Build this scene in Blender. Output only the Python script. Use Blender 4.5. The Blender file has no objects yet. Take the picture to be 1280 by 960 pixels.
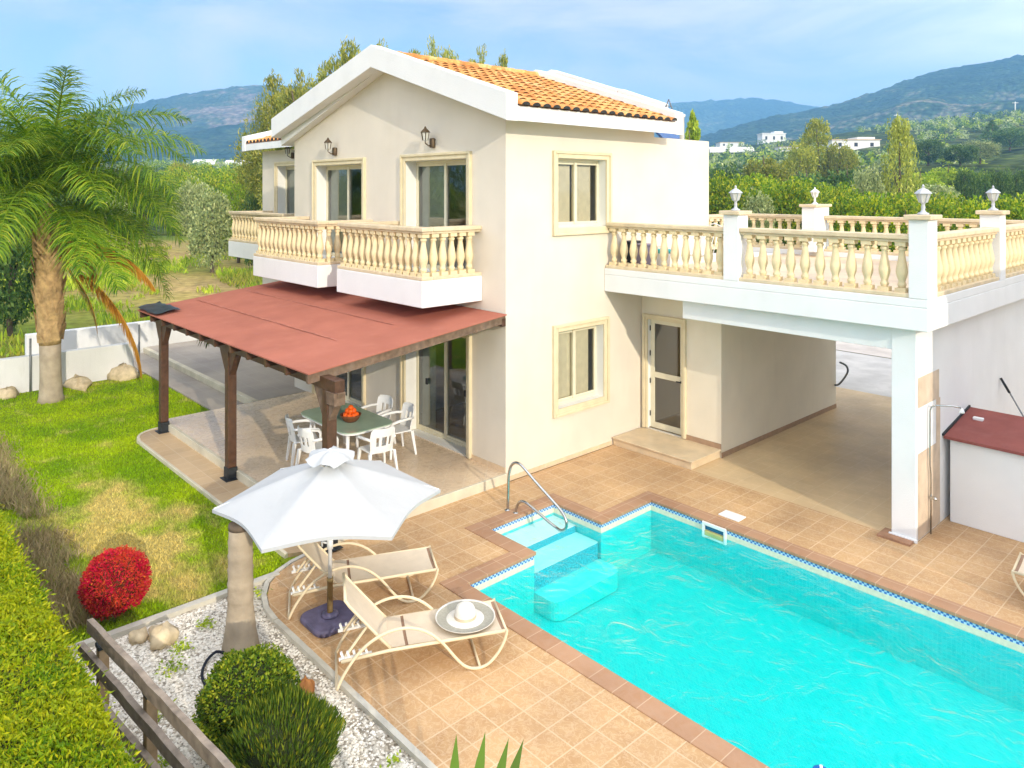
import bpy, math, random
import numpy as np
from mathutils import Vector, Matrix

S = bpy.context.scene
COL = S.collection
R = math.radians
F, HX, HY, CH = 940.0, 640.0, 238.0, 4.9
CAM = np.array([9.37, -8.47])
RT = np.array([0.67672, 0.73624])      # camera right on the ground
FW = np.array([-0.73624, 0.67672])     # camera forward on the ground

# ------------------------------------------------------------------ helpers
class MB:
    """collects geometry, links it as ONE mesh object"""
    def __init__(s): s.v = []; s.f = []; s.m = []; s.s = []
    def add(s, vs, fs, mi=0, sm=False):
        o = len(s.v); s.v.extend([tuple(map(float, p)) for p in vs])
        for f in fs:
            s.f.append([i + o for i in f]); s.m.append(mi); s.s.append(sm)
        return s
    def box(s, x0, x1, y0, y1, z0, z1, mi=0):
        v = [(x0,y0,z0),(x1,y0,z0),(x1,y1,z0),(x0,y1,z0),(x0,y0,z1),(x1,y0,z1),(x1,y1,z1),(x0,y1,z1)]
        return s.add(v, [(3,2,1,0),(4,5,6,7),(0,1,5,4),(1,2,6,5),(2,3,7,6),(3,0,4,7)], mi)
    def bar(s, p0, p1, w, h, mi=0, up=(0,0,1), taper=1.0):
        p0 = Vector(p0); p1 = Vector(p1); d = (p1-p0).normalized(); up = Vector(up)
        if abs(d.dot(up)) > .98: up = Vector((1,0,0))
        a = d.cross(up).normalized(); b = a.cross(d).normalized()
        v = []
        for p, k in ((p0,1.0),(p1,taper)):
            for i, j in ((-1,-1),(1,-1),(1,1),(-1,1)): v.append(p + a*(i*w/2*k) + b*(j*h/2*k))
        return s.add(v, [(0,1,2,3),(7,6,5,4),(0,4,5,1),(1,5,6,2),(2,6,7,3),(3,7,4,0)], mi)
    def tube(s, pts, r, n=8, mi=0, cap=True, sm=True):
        pts = [Vector(p) for p in pts]; k = len(pts)
        rs = list(r) if isinstance(r, (list, tuple)) else [r]*k
        v = []; a = None
        for i, p in enumerate(pts):
            d = (pts[min(i+1,k-1)] - pts[max(i-1,0)]).normalized()
            if a is None:
                a = d.orthogonal().normalized()
            a = (a - d*a.dot(d)).normalized(); b = d.cross(a)
            for j in range(n):
                t = 2*math.pi*j/n
                v.append(p + (a*math.cos(t) + b*math.sin(t))*rs[i])
        f = [(i*n+j, i*n+(j+1)%n, (i+1)*n+(j+1)%n, (i+1)*n+j) for i in range(k-1) for j in range(n)]
        s.add(v, f, mi, sm)
        if cap:
            o = len(s.v) - len(v)
            s.f.append([o+j for j in range(n)][::-1]); s.m.append(mi); s.s.append(False)
            s.f.append([o+(k-1)*n+j for j in range(n)]); s.m.append(mi); s.s.append(False)
        return s
    def lathe(s, prof, c=(0,0,0), n=12, mi=0, sm=True, cap=True):
        v = []
        for r, z in prof:
            for j in range(n):
                t = 2*math.pi*(j+.5)/n
                v.append((c[0]+r*math.cos(t), c[1]+r*math.sin(t), c[2]+z))
        k = len(prof)
        s.add(v, [(i*n+j, i*n+(j+1)%n, (i+1)*n+(j+1)%n, (i+1)*n+j) for i in range(k-1) for j in range(n)], mi, sm)
        if not cap: return s
        o = len(s.v)-len(v)
        s.f.append([o+j for j in range(n)][::-1]); s.m.append(mi); s.s.append(False)
        s.f.append([o+(k-1)*n+j for j in range(n)]); s.m.append(mi); s.s.append(False)
        return s
    def prism(s, poly, z0, z1, mi=0):
        n = len(poly)
        v = [(x,y,z0) for x,y in poly] + [(x,y,z1) for x,y in poly]
        return s.add(v, [list(range(n))[::-1], list(range(n,2*n))] + [(i,(i+1)%n,n+(i+1)%n,n+i) for i in range(n)], mi)
    def prism_y(s, poly, y0, y1, mi=0):          # poly in (x, z)
        n = len(poly)
        v = [(x,y0,z) for x,z in poly] + [(x,y1,z) for x,z in poly]
        return s.add(v, [list(range(n)), list(range(n,2*n))[::-1]] + [((i+1)%n,i,n+i,n+(i+1)%n) for i in range(n)], mi)
    def flat(s, poly, z, mi=0):
        return s.add([(x,y,z) for x,y in poly], [list(range(len(poly)))], mi)
    def build(s, name, mats, parent=None, loc=None, bevel=0, seg=2, loc_local=None):
        me = bpy.data.meshes.new(name)
        off = Vector(loc) if loc is not None else Vector((0,0,0))
        base = wloc(parent) if parent is not None else Vector((0,0,0))
        sh = off if loc is not None else base
        me.from_pydata([(p[0]-sh.x, p[1]-sh.y, p[2]-sh.z) for p in s.v], [], s.f)
        for m in (mats if isinstance(mats, (list, tuple)) else [mats]): me.materials.append(m)
        me.polygons.foreach_set('material_index', s.m); me.polygons.foreach_set('use_smooth', s.s)
        me.update()
        o = bpy.data.objects.new(name, me); COL.objects.link(o)
        if parent is not None: o.parent = parent
        if loc is not None: o.location = off - base
        if bevel:
            b = o.modifiers.new('Bevel', 'BEVEL'); b.width = bevel; b.segments = seg; b.limit_method = 'ANGLE'; b.angle_limit = R(40)
        return o

def smooth_path(P, k=5):
    P = [Vector(p) for p in P]; o = []
    for i in range(len(P)-1):
        p0, p1, p2, p3 = P[max(i-1,0)], P[i], P[i+1], P[min(i+2,len(P)-1)]
        for j in range(k):
            t = j/k; o.append(.5*((2*p1)+(p2-p0)*t+(2*p0-5*p1+4*p2-p3)*t*t+(3*p1-p0-3*p2+p3)*t**3))
    return o+[P[-1]]

def wloc(o):
    p = Vector(o.location)
    while o.parent is not None:
        o = o.parent; p = p + Vector(o.location)
    return p

def np_mesh(name, V, Fq, mats, parent=None, loc=(0,0,0), smooth=False, mi=None):
    """fast quads/tris mesh from numpy arrays"""
    V = np.asarray(V, dtype=np.float32); Fq = np.asarray(Fq, dtype=np.int32)
    me = bpy.data.meshes.new(name); k = Fq.shape[1]
    me.vertices.add(len(V)); me.vertices.foreach_set('co', V.ravel())
    me.loops.add(Fq.size); me.loops.foreach_set('vertex_index', Fq.ravel())
    me.polygons.add(len(Fq))
    me.polygons.foreach_set('loop_start', np.arange(0, Fq.size, k, dtype=np.int32))
    me.polygons.foreach_set('loop_total', np.full(len(Fq), k, dtype=np.int32))
    if smooth: me.polygons.foreach_set('use_smooth', np.ones(len(Fq), dtype=bool))
    for m in (mats if isinstance(mats, (list, tuple)) else [mats]): me.materials.append(m)
    if mi is not None: me.polygons.foreach_set('material_index', np.asarray(mi, dtype=np.int32))
    me.update(calc_edges=True)
    o = bpy.data.objects.new(name, me); COL.objects.link(o)
    if parent is not None: o.parent = parent
    o.location = loc
    return o

def tag(o, label=None, cat=None, group=None, kind=None):
    if label: o['label'] = label
    if cat: o['category'] = cat
    if group: o['group'] = group
    if kind: o['kind'] = kind
    return o

def thing(name, label, cat, loc=(0,0,0), group=None, rz=0.0):
    o = bpy.data.objects.new(name, None); COL.objects.link(o); o.location = loc
    o.rotation_euler = (0,0,rz); o.empty_display_size = .2
    return tag(o, label, cat, group)

def kids(o): return [c for c in bpy.data.objects if c.parent == o]

def copy_tree(o, parent=None):
    c = o.copy(); COL.objects.link(c)
    if parent is not None: c.parent = parent
    for ch in kids(o): copy_tree(ch, c)
    return c

# ------------------------------------------------------------------ materials
def new_mat(name):
    m = bpy.data.materials.new(name); m.use_nodes = True
    nt = m.node_tree; nt.nodes.clear()
    return m, nt, nt.nodes.new, nt.links.new

def ramp(nt, stops):
    n = nt.nodes.new('ShaderNodeValToRGB'); e = n.color_ramp.elements
    while len(e) < len(stops): e.new(.5)
    for i, (p, c) in enumerate(stops):
        e[i].position = p; e[i].color = (*c, 1) if len(c) == 3 else c
    return n

def mixc(nt, fac, a, b, mode='MIX'):
    n = nt.nodes.new('ShaderNodeMix'); n.data_type = 'RGBA'; n.blend_type = mode
    for k, v in ((0, fac), (6, a), (7, b)):
        if hasattr(v, 'links'): nt.links.new(v, n.inputs[k])
        elif k == 0: n.inputs[0].default_value = v
        else: n.inputs[k].default_value = (*v, 1) if len(v) == 3 else v
    return n.outputs[2]

def mat(name, col, rough=.6, var=.12, scale=3.0, bump=.0, bscale=60.0, metal=0.0, spec=.18, var2=None, stain=0.0, trans=0.0):
    """painted/stone/plastic surface: two scales of noise over one base colour, fine bump"""
    m, nt, N, L = new_mat(name)
    out = N('ShaderNodeOutputMaterial'); p = N('ShaderNodeBsdfPrincipled'); L(p.outputs[0], out.inputs[0])
    tc = N('ShaderNodeNewGeometry')
    nz = N('ShaderNodeTexNoise'); nz.inputs['Scale'].default_value = scale; nz.inputs['Detail'].default_value = 6; L(tc.outputs['Position'], nz.inputs['Vector'])
    lo = tuple(c*(1-var) for c in col); hi = tuple(min(1, c*(1+var*.6)) for c in col)
    rp = ramp(nt, [(.3, lo), (.7, hi)]); L(nz.outputs['Fac'], rp.inputs[0])
    c = rp.outputs[0]
    if stain:
        mp = N('ShaderNodeMapping'); mp.inputs['Scale'].default_value = (2.2, 2.2, .35); L(tc.outputs['Position'], mp.inputs[0])
        n2 = N('ShaderNodeTexNoise'); n2.inputs['Scale'].default_value = 1.6; n2.inputs['Detail'].default_value = 8; n2.inputs['Roughness'].default_value = .65; L(mp.outputs[0], n2.inputs['Vector'])
        r2 = ramp(nt, [(.52, (0,0,0)), (.78, (stain,)*3)]); L(n2.outputs['Fac'], r2.inputs[0])
        c = mixc(nt, r2.outputs[0], c, var2 or tuple(k*.6 for k in col))
    L(c, p.inputs['Base Color'])
    p.inputs['Roughness'].default_value = rough; p.inputs['Metallic'].default_value = metal
    p.inputs['Specular IOR Level'].default_value = spec
    if trans: p.inputs['Transmission Weight'].default_value = trans
    if bump:
        nb = N('ShaderNodeTexNoise'); nb.inputs['Scale'].default_value = bscale; nb.inputs['Detail'].default_value = 4; L(tc.outputs['Position'], nb.inputs['Vector'])
        b = N('ShaderNodeBump'); b.inputs['Strength'].default_value = bump; b.inputs['Distance'].default_value = .01
        L(nb.outputs['Fac'], b.inputs['Height']); L(b.outputs[0], p.inputs['Normal'])
    return m

def mat_tiles(name, c1, c2, grout, size, ox=0.0, oy=0.0, gw=.007, rough=.5, mottle=.25, mcol=None, rot=0.0, spec=.10, veins=0.0):
    """square floor tiles with pale grout, each tile a slightly different tone, cloudy mottling inside"""
    m, nt, N, L = new_mat(name)
    out = N('ShaderNodeOutputMaterial'); p = N('ShaderNodeBsdfPrincipled'); L(p.outputs[0], out.inputs[0])
    g = N('ShaderNodeNewGeometry')
    mp = N('ShaderNodeMapping'); mp.inputs['Location'].default_value = (-ox, -oy, 0); mp.inputs['Rotation'].default_value = (0,0,rot); L(g.outputs['Position'], mp.inputs[0])
    br = N('ShaderNodeTexBrick'); br.offset = 0; br.squash = 1
    br.inputs['Scale'].default_value = 1; br.inputs['Brick Width'].default_value = size; br.inputs['Row Height'].default_value = size
    br.inputs['Mortar Size'].default_value = gw; br.inputs['Mortar Smooth'].default_value = .3; br.inputs['Bias'].default_value = 0
    br.inputs['Color1'].default_value = (*c1,1); br.inputs['Color2'].default_value = (*c2,1); br.inputs['Mortar'].default_value = (*grout,1)
    L(mp.outputs[0], br.inputs['Vector'])
    nz = N('ShaderNodeTexNoise'); nz.inputs['Scale'].default_value = 9; nz.inputs['Detail'].default_value = 7; nz.inputs['Roughness'].default_value = .62; nz.inputs['Distortion'].default_value = .8
    L(g.outputs['Position'], nz.inputs['Vector'])
    nl = N('ShaderNodeTexNoise'); nl.inputs['Scale'].default_value = .7; nl.inputs['Detail'].default_value = 4; L(g.outputs['Position'], nl.inputs['Vector'])
    r1 = ramp(nt, [(.35, (0,0,0)), (.72, (mottle,)*3)]); L(nz.outputs['Fac'], r1.inputs[0])
    c = mixc(nt, r1.outputs[0], br.outputs['Color'], mcol or tuple(min(1, k*1.5) for k in c1))
    if veins:
        nv = N('ShaderNodeTexNoise'); nv.inputs['Scale'].default_value = 13; nv.inputs['Detail'].default_value = 3; nv.inputs['Distortion'].default_value = 1.2; L(g.outputs['Position'], nv.inputs['Vector'])
        rv = ramp(nt, [(.44,(0,0,0)),(.495,(veins,)*3),(.505,(veins,)*3),(.56,(0,0,0))]); L(nv.outputs['Fac'], rv.inputs[0])
        c = mixc(nt, rv.outputs[0], c, grout)
    r2 = ramp(nt, [(.32, (.78,.76,.76)), (.68, (1.08,1.05,1.0))]); L(nl.outputs['Fac'], r2.inputs[0])
    c = mixc(nt, 1.0, c, r2.outputs[0], 'MULTIPLY')
    L(c, p.inputs['Base Color']); p.inputs['Specular IOR Level'].default_value = spec
    rr = ramp(nt, [(.3, (rough*.75,)*3), (.7, (min(1, rough*1.25),)*3)]); L(nz.outputs['Fac'], rr.inputs[0]); L(rr.outputs[0], p.inputs['Roughness'])
    b = N('ShaderNodeBump'); b.inputs['Strength'].default_value = .35; b.inputs['Distance'].default_value = .004; b.invert = True
    L(br.outputs['Fac'], b.inputs['Height']); L(b.outputs[0], p.inputs['Normal'])
    return m

def mat_leaf(name, stops, trans=.35, rough=.55, big=0.0, bigcol=None, bscale=.25, spec=.25):
    """leaves: every leaf (mesh island) takes its own tone; light passes through"""
    m, nt, N, L = new_mat(name)
    out = N('ShaderNodeOutputMaterial'); p = N('ShaderNodeBsdfPrincipled'); t = N('ShaderNodeBsdfTranslucent'); mx = N('ShaderNodeMixShader')
    g = N('ShaderNodeNewGeometry'); oi = N('ShaderNodeObjectInfo')
    rp = ramp(nt, stops); rp.color_ramp.interpolation = 'LINEAR'; L(g.outputs['Random Per Island'], rp.inputs[0])
    c = rp.outputs[0]
    hs = N('ShaderNodeHueSaturation'); mr = N('ShaderNodeMapRange'); mr.inputs[3].default_value = .78; mr.inputs[4].default_value = 1.18
    L(oi.outputs['Random'], mr.inputs[0]); L(mr.outputs[0], hs.inputs['Value']); L(c, hs.inputs['Color']); c = hs.outputs[0]
    if big:
        nz = N('ShaderNodeTexNoise'); nz.inputs['Scale'].default_value = bscale; nz.inputs['Detail'].default_value = 3; L(g.outputs['Position'], nz.inputs['Vector'])
        r2 = ramp(nt, [(.42, (0,0,0)), (.62, (big,)*3)]); L(nz.outputs['Fac'], r2.inputs[0])
        c = mixc(nt, r2.outputs[0], c, bigcol)
    L(c, p.inputs['Base Color']); L(c, t.inputs['Color']); p.inputs['Roughness'].default_value = rough; p.inputs['Specular IOR Level'].default_value = spec
    mx.inputs[0].default_value = trans; L(p.outputs[0], mx.inputs[1]); L(t.outputs[0], mx.inputs[2]); L(mx.outputs[0], out.inputs[0])
    return m

def mat_glass(name, tint=(.10,.13,.12), gl=.0):
    """tinted window pane: mirror reflection by fresnel over a dim see-through pane"""
    m, nt, N, L = new_mat(name)
    out = N('ShaderNodeOutputMaterial'); a = N('ShaderNodeBsdfTransparent'); a.inputs[0].default_value = (*tint,1)
    g = N('ShaderNodeBsdfGlossy'); g.inputs['Roughness'].default_value = .02; g.inputs['Color'].default_value = (.9,.93,.93,1)
    fr = N('ShaderNodeFresnel'); fr.inputs[0].default_value = 1.52
    ad = N('ShaderNodeMath'); ad.operation = 'ADD'; ad.inputs[1].default_value = gl; L(fr.outputs[0], ad.inputs[0])
    mx = N('ShaderNodeMixShader'); L(ad.outputs[0], mx.inputs[0]); L(a.outputs[0], mx.inputs[1]); L(g.outputs[0], mx.inputs[2]); L(mx.outputs[0], out.inputs[0])
    return m

M = {}
M['stucco'] = mat('cream_stucco', (.735,.665,.555), .85, .06, 1.2, .45, 90, stain=.20, var2=(.62,.54,.42))
M['white'] = mat('white_render', (.80,.80,.79), .8, .05, 1.5, .4, 70, stain=.14, var2=(.60,.60,.58))
M['soffit'] = mat('soffit_paint', (.74,.68,.56), .85, .05, 2)
M['trim'] = mat('cream_stone_trim', (.72,.62,.41), .7, .08, 5, .2, 60)
M['reveal'] = mat('white_reveal', (.80,.79,.74), .8, .04, 3)
M['balu'] = mat('cast_stone_baluster', (.78,.64,.39), .75, .12, 9, .35, 50, stain=.14, var2=(.50,.40,.26))
M['coping_stone'] = mat('cast_stone_rail', (.70,.57,.38), .75, .14, 6, .35, 50, stain=.25, var2=(.38,.31,.22))
M['alu'] = mat('cream_aluminium', (.74,.68,.50), .4, .05, 6)
M['white_alu'] = mat('white_aluminium', (.78,.77,.70), .4, .04, 6)
M['curtain'] = mat('beige_curtain', (.80,.74,.58), .9, .08, 8)
M['dark'] = mat('dark_interior', (.05,.05,.05), .9, .2, 3)
M['roomfloor'] = mat('room_floor', (.25,.2,.13), .6, .2, 3)
M['tile_roof'] = None
M['wood'] = mat('dark_stained_wood', (.085,.038,.018), .5, .35, 14, .3, 40, stain=.45, var2=(.16,.095,.05), spec=.4)
M['wood_grey'] = mat('weathered_brown_wood', (.19,.125,.082), .75, .35, 12, .4, 45, stain=.4, var2=(.30,.24,.19))
M['fence_wood'] = mat('silvered_fence_board', (.31,.25,.195), .8, .35, 10, .5, 40, stain=.6, var2=(.36,.32,.27))
M['felt'] = mat('red_roof_felt', (.41,.148,.10), .9, .13, 1.3, .4, 120, stain=.3, var2=(.52,.22,.15), spec=.06)
M['felt_old'] = mat('maroon_roof_felt', (.27,.085,.07), .85, .15, 2.5, .3, 160, stain=.3, var2=(.36,.17,.15))
M['iron'] = mat('black_iron', (.03,.033,.035), .5, .2, 20)
M['bronze'] = mat('bronze_lantern', (.12,.085,.05), .5, .2, 20, metal=.5)
M['greymetal'] = mat('grey_painted_lantern', (.50,.52,.54), .5, .12, 20)
M['steel'] = mat('brushed_steel', (.52,.53,.52), .22, .08, 20, metal=1.0)
M['galv'] = mat('galvanised_post', (.22,.23,.24), .55, .2, 20, metal=.4)
M['frost'] = mat('frosted_lantern_glass', (.55,.55,.50), .3, .05, 5)
M['plastic'] = mat('white_plastic', (.80,.80,.78), .4, .03, 6, spec=.4)
M['table_glass'] = mat('green_table_glass', (.37,.50,.36), .12, .1, 4, spec=.6)
M['cream_frame'] = mat('cream_steel_tube', (.74,.62,.42), .4, .05, 9)
M['sling'] = mat('beige_mesh_sling', (.70,.585,.44), .85, .05, 9, .3, 300)
M['brown_band'] = mat('brown_sling_seam', (.32,.20,.13), .8, .1, 9)
M['purple_plastic'] = mat('dark_violet_plastic', (.13,.115,.19), .5, .3, 9, stain=.5, var2=(.20,.18,.27))
M['sand_plastic'] = mat('weathered_tan_sleeve', (.36,.25,.10), .6, .25, 12)
M['straw'] = mat('white_straw', (.78,.74,.66), .8, .06, 50, .6, 220)
M['straw_grey'] = mat('grey_straw_band', (.40,.38,.31), .8, .12, 40, .6, 220)
M['wicker'] = mat('brown_wicker', (.20,.075,.03), .7, .4, 60, .8, 120)
M['orange'] = mat('orange_peel', (.85,.13,.012), .4, .15, 30, .3, 300)
M['liner'] = None
M['step'] = mat('white_pool_step', (.78,.84,.84), .5, .05, 6)
M['step_low'] = mat('pale_blue_pool_step', (.30,.78,.79), .5, .1, 6)
M['conc'] = mat('pale_concrete', (.60,.57,.52), .85, .18, 1.3, .4, 40, stain=.4, var2=(.36,.33,.29))
M['kerb'] = mat('pale_kerb_stone', (.62,.56,.42), .75, .15, 3, .3, 40, stain=.3, var2=(.42,.38,.30))
M['kerb_grey'] = mat('grey_concrete_edging', (.55,.52,.44), .85, .2, 5, .4, 50)
M['wallwhite'] = mat('whitewashed_boundary', (.70,.70,.69), .85, .08, 1.0, .4, 40, stain=.45, var2=(.47,.46,.43))
M['rock'] = mat('pale_limestone', (.66,.53,.34), .9, .3, 7, .8, 18)
M['rock_orange'] = mat('rusty_orange_rock', (.52,.22,.07), .9, .35, 9, .8, 25)
M['hose'] = mat('black_hose', (.015,.018,.03), .5, .1, 9)
M['bark'] = mat('grey_brown_bark', (.16,.12,.085), .9, .3, 6, .8, 20)
M['palmbark'] = mat('ringed_palm_bark', (.43,.35,.25), .9, .22, 5, .7, 25, stain=.35, var2=(.24,.20,.155))
M['husk'] = mat('straw_brown_husk', (.52,.35,.17), .85, .4, 8, .6, 25, stain=.5, var2=(.30,.19,.09))
M['teal'] = mat('teal_plastic', (.05,.5,.55), .4, .1, 5)
M['mauve'] = mat('mauve_grey_box', (.30,.26,.34), .5, .15, 6)
M['farwhite'] = mat('far_white_wall', (.75,.73,.68), .8, .05, .2)
M['farroof'] = mat('far_tan_roof', (.55,.40,.26), .8, .1, .3)
M['blackflap'] = mat('torn_black_membrane', (.04,.045,.06), .35, .4, 10, .5, 20, spec=.6)
M['solar'] = mat('blue_solar_panel', (.03,.10,.30), .15, .1, 5, spec=.7)

def build_special():
    # roof tiles: warm clay, each tile row toned
    m, nt, N, L = new_mat('clay_roof_tiles')
    out = N('ShaderNodeOutputMaterial'); p = N('ShaderNodeBsdfPrincipled'); L(p.outputs[0], out.inputs[0]); g = N('ShaderNodeNewGeometry')
    mp = N('ShaderNodeMapping'); mp.inputs['Scale'].default_value = (3.0, 4.2, 3.0); L(g.outputs['Position'], mp.inputs[0])
    wn = N('ShaderNodeTexVoronoi'); wn.inputs['Scale'].default_value = 1; L(mp.outputs[0], wn.inputs['Vector'])
    sp = N('ShaderNodeSeparateColor'); L(wn.outputs['Color'], sp.inputs[0])
    rp = ramp(nt, [(0, (.58,.24,.08)), (.4, (.72,.34,.11)), (.75, (.78,.42,.15)), (1, (.75,.47,.21))]); L(sp.outputs[0], rp.inputs[0])
    nz = N('ShaderNodeTexNoise'); nz.inputs['Scale'].default_value = 14; nz.inputs['Detail'].default_value = 6; L(g.outputs['Position'], nz.inputs['Vector'])
    r2 = ramp(nt, [(.3, (.7,.68,.66)), (.7, (1.1,1.08,1.05))]); L(nz.outputs['Fac'], r2.inputs[0])
    L(mixc(nt, 1.0, rp.outputs[0], r2.outputs[0], 'MULTIPLY'), p.inputs['Base Color']); p.inputs['Roughness'].default_value = .85; p.inputs['Specular IOR Level'].default_value = .1
    M['tile_roof'] = m
    # pool liner mosaic
    m, nt, N, L = new_mat('turquoise_pool_mosaic')
    out = N('ShaderNodeOutputMaterial'); p = N('ShaderNodeBsdfPrincipled'); L(p.outputs[0], out.inputs[0]); g = N('ShaderNodeNewGeometry')
    br = N('ShaderNodeTexBrick'); br.offset = 0
    cx = N('ShaderNodeSeparateXYZ'); L(g.outputs['Position'], cx.inputs[0])
    ad = N('ShaderNodeMath'); ad.operation = 'ADD'; L(cx.outputs[0], ad.inputs[0]); L(cx.outputs[1], ad.inputs[1])
    cb = N('ShaderNodeCombineXYZ'); L(ad.outputs[0], cb.inputs[0])
    a2 = N('ShaderNodeMath'); a2.operation = 'ADD'; L(cx.outputs[1], a2.inputs[0]); L(cx.outputs[2], a2.inputs[1]); L(a2.outputs[0], cb.inputs[1])
    br.inputs['Scale'].default_value = 1; br.inputs['Brick Width'].default_value = .05; br.inputs['Row Height'].default_value = .05; br.inputs['Mortar Size'].default_value = .004; br.inputs['Bias'].default_value = -.2
    br.inputs['Color1'].default_value = (.04,.63,.65,1); br.inputs['Color2'].default_value = (.025,.56,.60,1); br.inputs['Mortar'].default_value = (.08,.65,.67,1)
    L(cb.outputs[0], br.inputs['Vector']); L(br.outputs['Color'], p.inputs['Base Color']); p.inputs['Roughness'].default_value = .5
    M['liner'] = m
    # blue white mosaic frieze
    m, nt, N, L = new_mat('blue_white_mosaic_frieze')
    out = N('ShaderNodeOutputMaterial'); p = N('ShaderNodeBsdfPrincipled'); L(p.outputs[0], out.inputs[0]); g = N('ShaderNodeNewGeometry')
    cx = N('ShaderNodeSeparateXYZ'); L(g.outputs['Position'], cx.inputs[0])
    ad = N('ShaderNodeMath'); ad.operation = 'ADD'; L(cx.outputs[0], ad.inputs[0]); L(cx.outputs[1], ad.inputs[1])
    cb = N('ShaderNodeCombineXYZ'); L(ad.outputs[0], cb.inputs[0]); L(cx.outputs[2], cb.inputs[1])
    ck = N('ShaderNodeTexChecker'); ck.inputs['Scale'].default_value = 33; ck.inputs['Color1'].default_value = (.04,.16,.50,1); ck.inputs['Color2'].default_value = (.50,.68,.82,1)
    L(cb.outputs[0], ck.inputs['Vector'])
    rz = ramp(nt, [(0, (.1,.3,.6)), (.25, (.1,.3,.6)), (.26, (0,0,0)), (.74, (0,0,0)), (.75, (.1,.3,.6))])
    L(ck.outputs[0], p.inputs['Base Color']); p.inputs['Roughness'].default_value = .3
    M['frieze'] = m
    M['riser'] = mat('blue_mosaic_riser', (.05,.42,.55), .5, .5, 60)
    M['waterline'] = mat('cream_waterline_tile', (.74,.70,.54), .45, .1, 20)
    M['coping'] = mat_tiles('red_brown_coping', (.45,.265,.155), (.39,.22,.125), (.56,.40,.27), .30, .14, .18, .006, .6, .4, (.50,.35,.26))
    # water
    m, nt, N, L = new_mat('pool_water')
    out = N('ShaderNodeOutputMaterial'); t = N('ShaderNodeBsdfTransparent'); t.inputs[0].default_value = (.93,1,1,1)
    d = N('ShaderNodeBsdfDiffuse'); d.inputs[0].default_value = (.0,.72,.70,1)
    gl = N('ShaderNodeBsdfGlossy'); gl.inputs['Roughness'].default_value = .03
    g = N('ShaderNodeNewGeometry')
    n1 = N('ShaderNodeTexNoise'); n1.inputs['Scale'].default_value = 3.2; n1.inputs['Detail'].default_value = 5; n1.inputs['Distortion'].default_value = 1.5; L(g.outputs['Position'], n1.inputs['Vector'])
    n2 = N('ShaderNodeTexNoise'); n2.inputs['Scale'].default_value = .9; n2.inputs['Detail'].default_value = 2; L(g.outputs['Position'], n2.inputs['Vector'])
    am = N('ShaderNodeMath'); am.operation = 'MULTIPLY_ADD'; am.inputs[1].default_value = 3.0; L(n2.outputs['Fac'], am.inputs[0]); L(n1.outputs['Fac'], am.inputs[2])
    b = N('ShaderNodeBump'); b.inputs['Strength'].default_value = .8; b.inputs['Distance'].default_value = .075; L(am.outputs[0], b.inputs['Height'])
    fr = N('ShaderNodeFresnel'); fr.inputs[0].default_value = 1.27; L(b.outputs[0], fr.inputs['Normal']); L(b.outputs[0], gl.inputs['Normal'])
    m1 = N('ShaderNodeMixShader'); m1.inputs[0].default_value = .05; L(t.outputs[0], m1.inputs[1]); L(d.outputs[0], m1.inputs[2])
    inv = N('ShaderNodeMath'); inv.operation = 'SUBTRACT'; inv.inputs[0].default_value = 1; L(g.outputs['Backfacing'], inv.inputs[1])
    fm = N('ShaderNodeMath'); fm.operation = 'MULTIPLY'; L(fr.outputs[0], fm.inputs[0]); L(inv.outputs[0], fm.inputs[1])
    m2 = N('ShaderNodeMixShader'); L(fm.outputs[0], m2.inputs[0]); L(m1.outputs[0], m2.inputs[1]); L(gl.outputs[0], m2.inputs[2]); L(m2.outputs[0], out.inputs[0])
    va = N('ShaderNodeVolumeAbsorption'); va.inputs['Color'].default_value = (.0,.985,.955,1); va.inputs['Density'].default_value = 1.5; L(va.outputs[0], out.inputs['Volume'])
    M['water'] = m
    # parasol cloth
    m, nt, N, L = new_mat('white_parasol_cloth')
    out = N('ShaderNodeOutputMaterial'); d = N('ShaderNodeBsdfDiffuse'); d.inputs[0].default_value = (.57,.58,.58,1)
    t = N('ShaderNodeBsdfTranslucent'); t.inputs[0].default_value = (.57,.58,.57,1); mx = N('ShaderNodeMixShader'); mx.inputs[0].default_value = .22
    L(d.outputs[0], mx.inputs[1]); L(t.outputs[0], mx.inputs[2]); L(mx.outputs[0], out.inputs[0])
    g = N('ShaderNodeNewGeometry'); nb = N('ShaderNodeTexNoise'); nb.inputs['Scale'].default_value = 3; nb.inputs['Detail'].default_value = 3; L(g.outputs['Position'], nb.inputs['Vector'])
    bb = N('ShaderNodeBump'); bb.inputs['Strength'].default_value = .35; bb.inputs['Distance'].default_value = .06; L(nb.outputs['Fac'], bb.inputs['Height']); L(bb.outputs[0], d.inputs['Normal'])
    M['cloth'] = m
    # lawn soil/grass base shared colour logic
    def grass_mat(name, green, dark, dry, blade):
        m, nt, N, L = new_mat(name)
        out = N('ShaderNodeOutputMaterial'); p = N('ShaderNodeBsdfPrincipled'); p.inputs['Roughness'].default_value = .8; p.inputs['Specular IOR Level'].default_value = .15
        g = N('ShaderNodeNewGeometry')
        n1 = N('ShaderNodeTexNoise'); n1.inputs['Scale'].default_value = 1.3; n1.inputs['Detail'].default_value = 6; n1.inputs['Roughness'].default_value = .65; L(g.outputs['Position'], n1.inputs['Vector'])
        # dry patch beside the red bush: distance to a point on the lawn
        vm = N('ShaderNodeVectorMath'); vm.operation = 'SUBTRACT'; vm.inputs[1].default_value = (-2.1,-5.35,0); L(g.outputs['Position'], vm.inputs[0])
        vs = N('ShaderNodeVectorMath'); vs.operation = 'MULTIPLY'; vs.inputs[1].default_value = (.34,.85,0); L(vm.outputs[0], vs.inputs[0])
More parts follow.
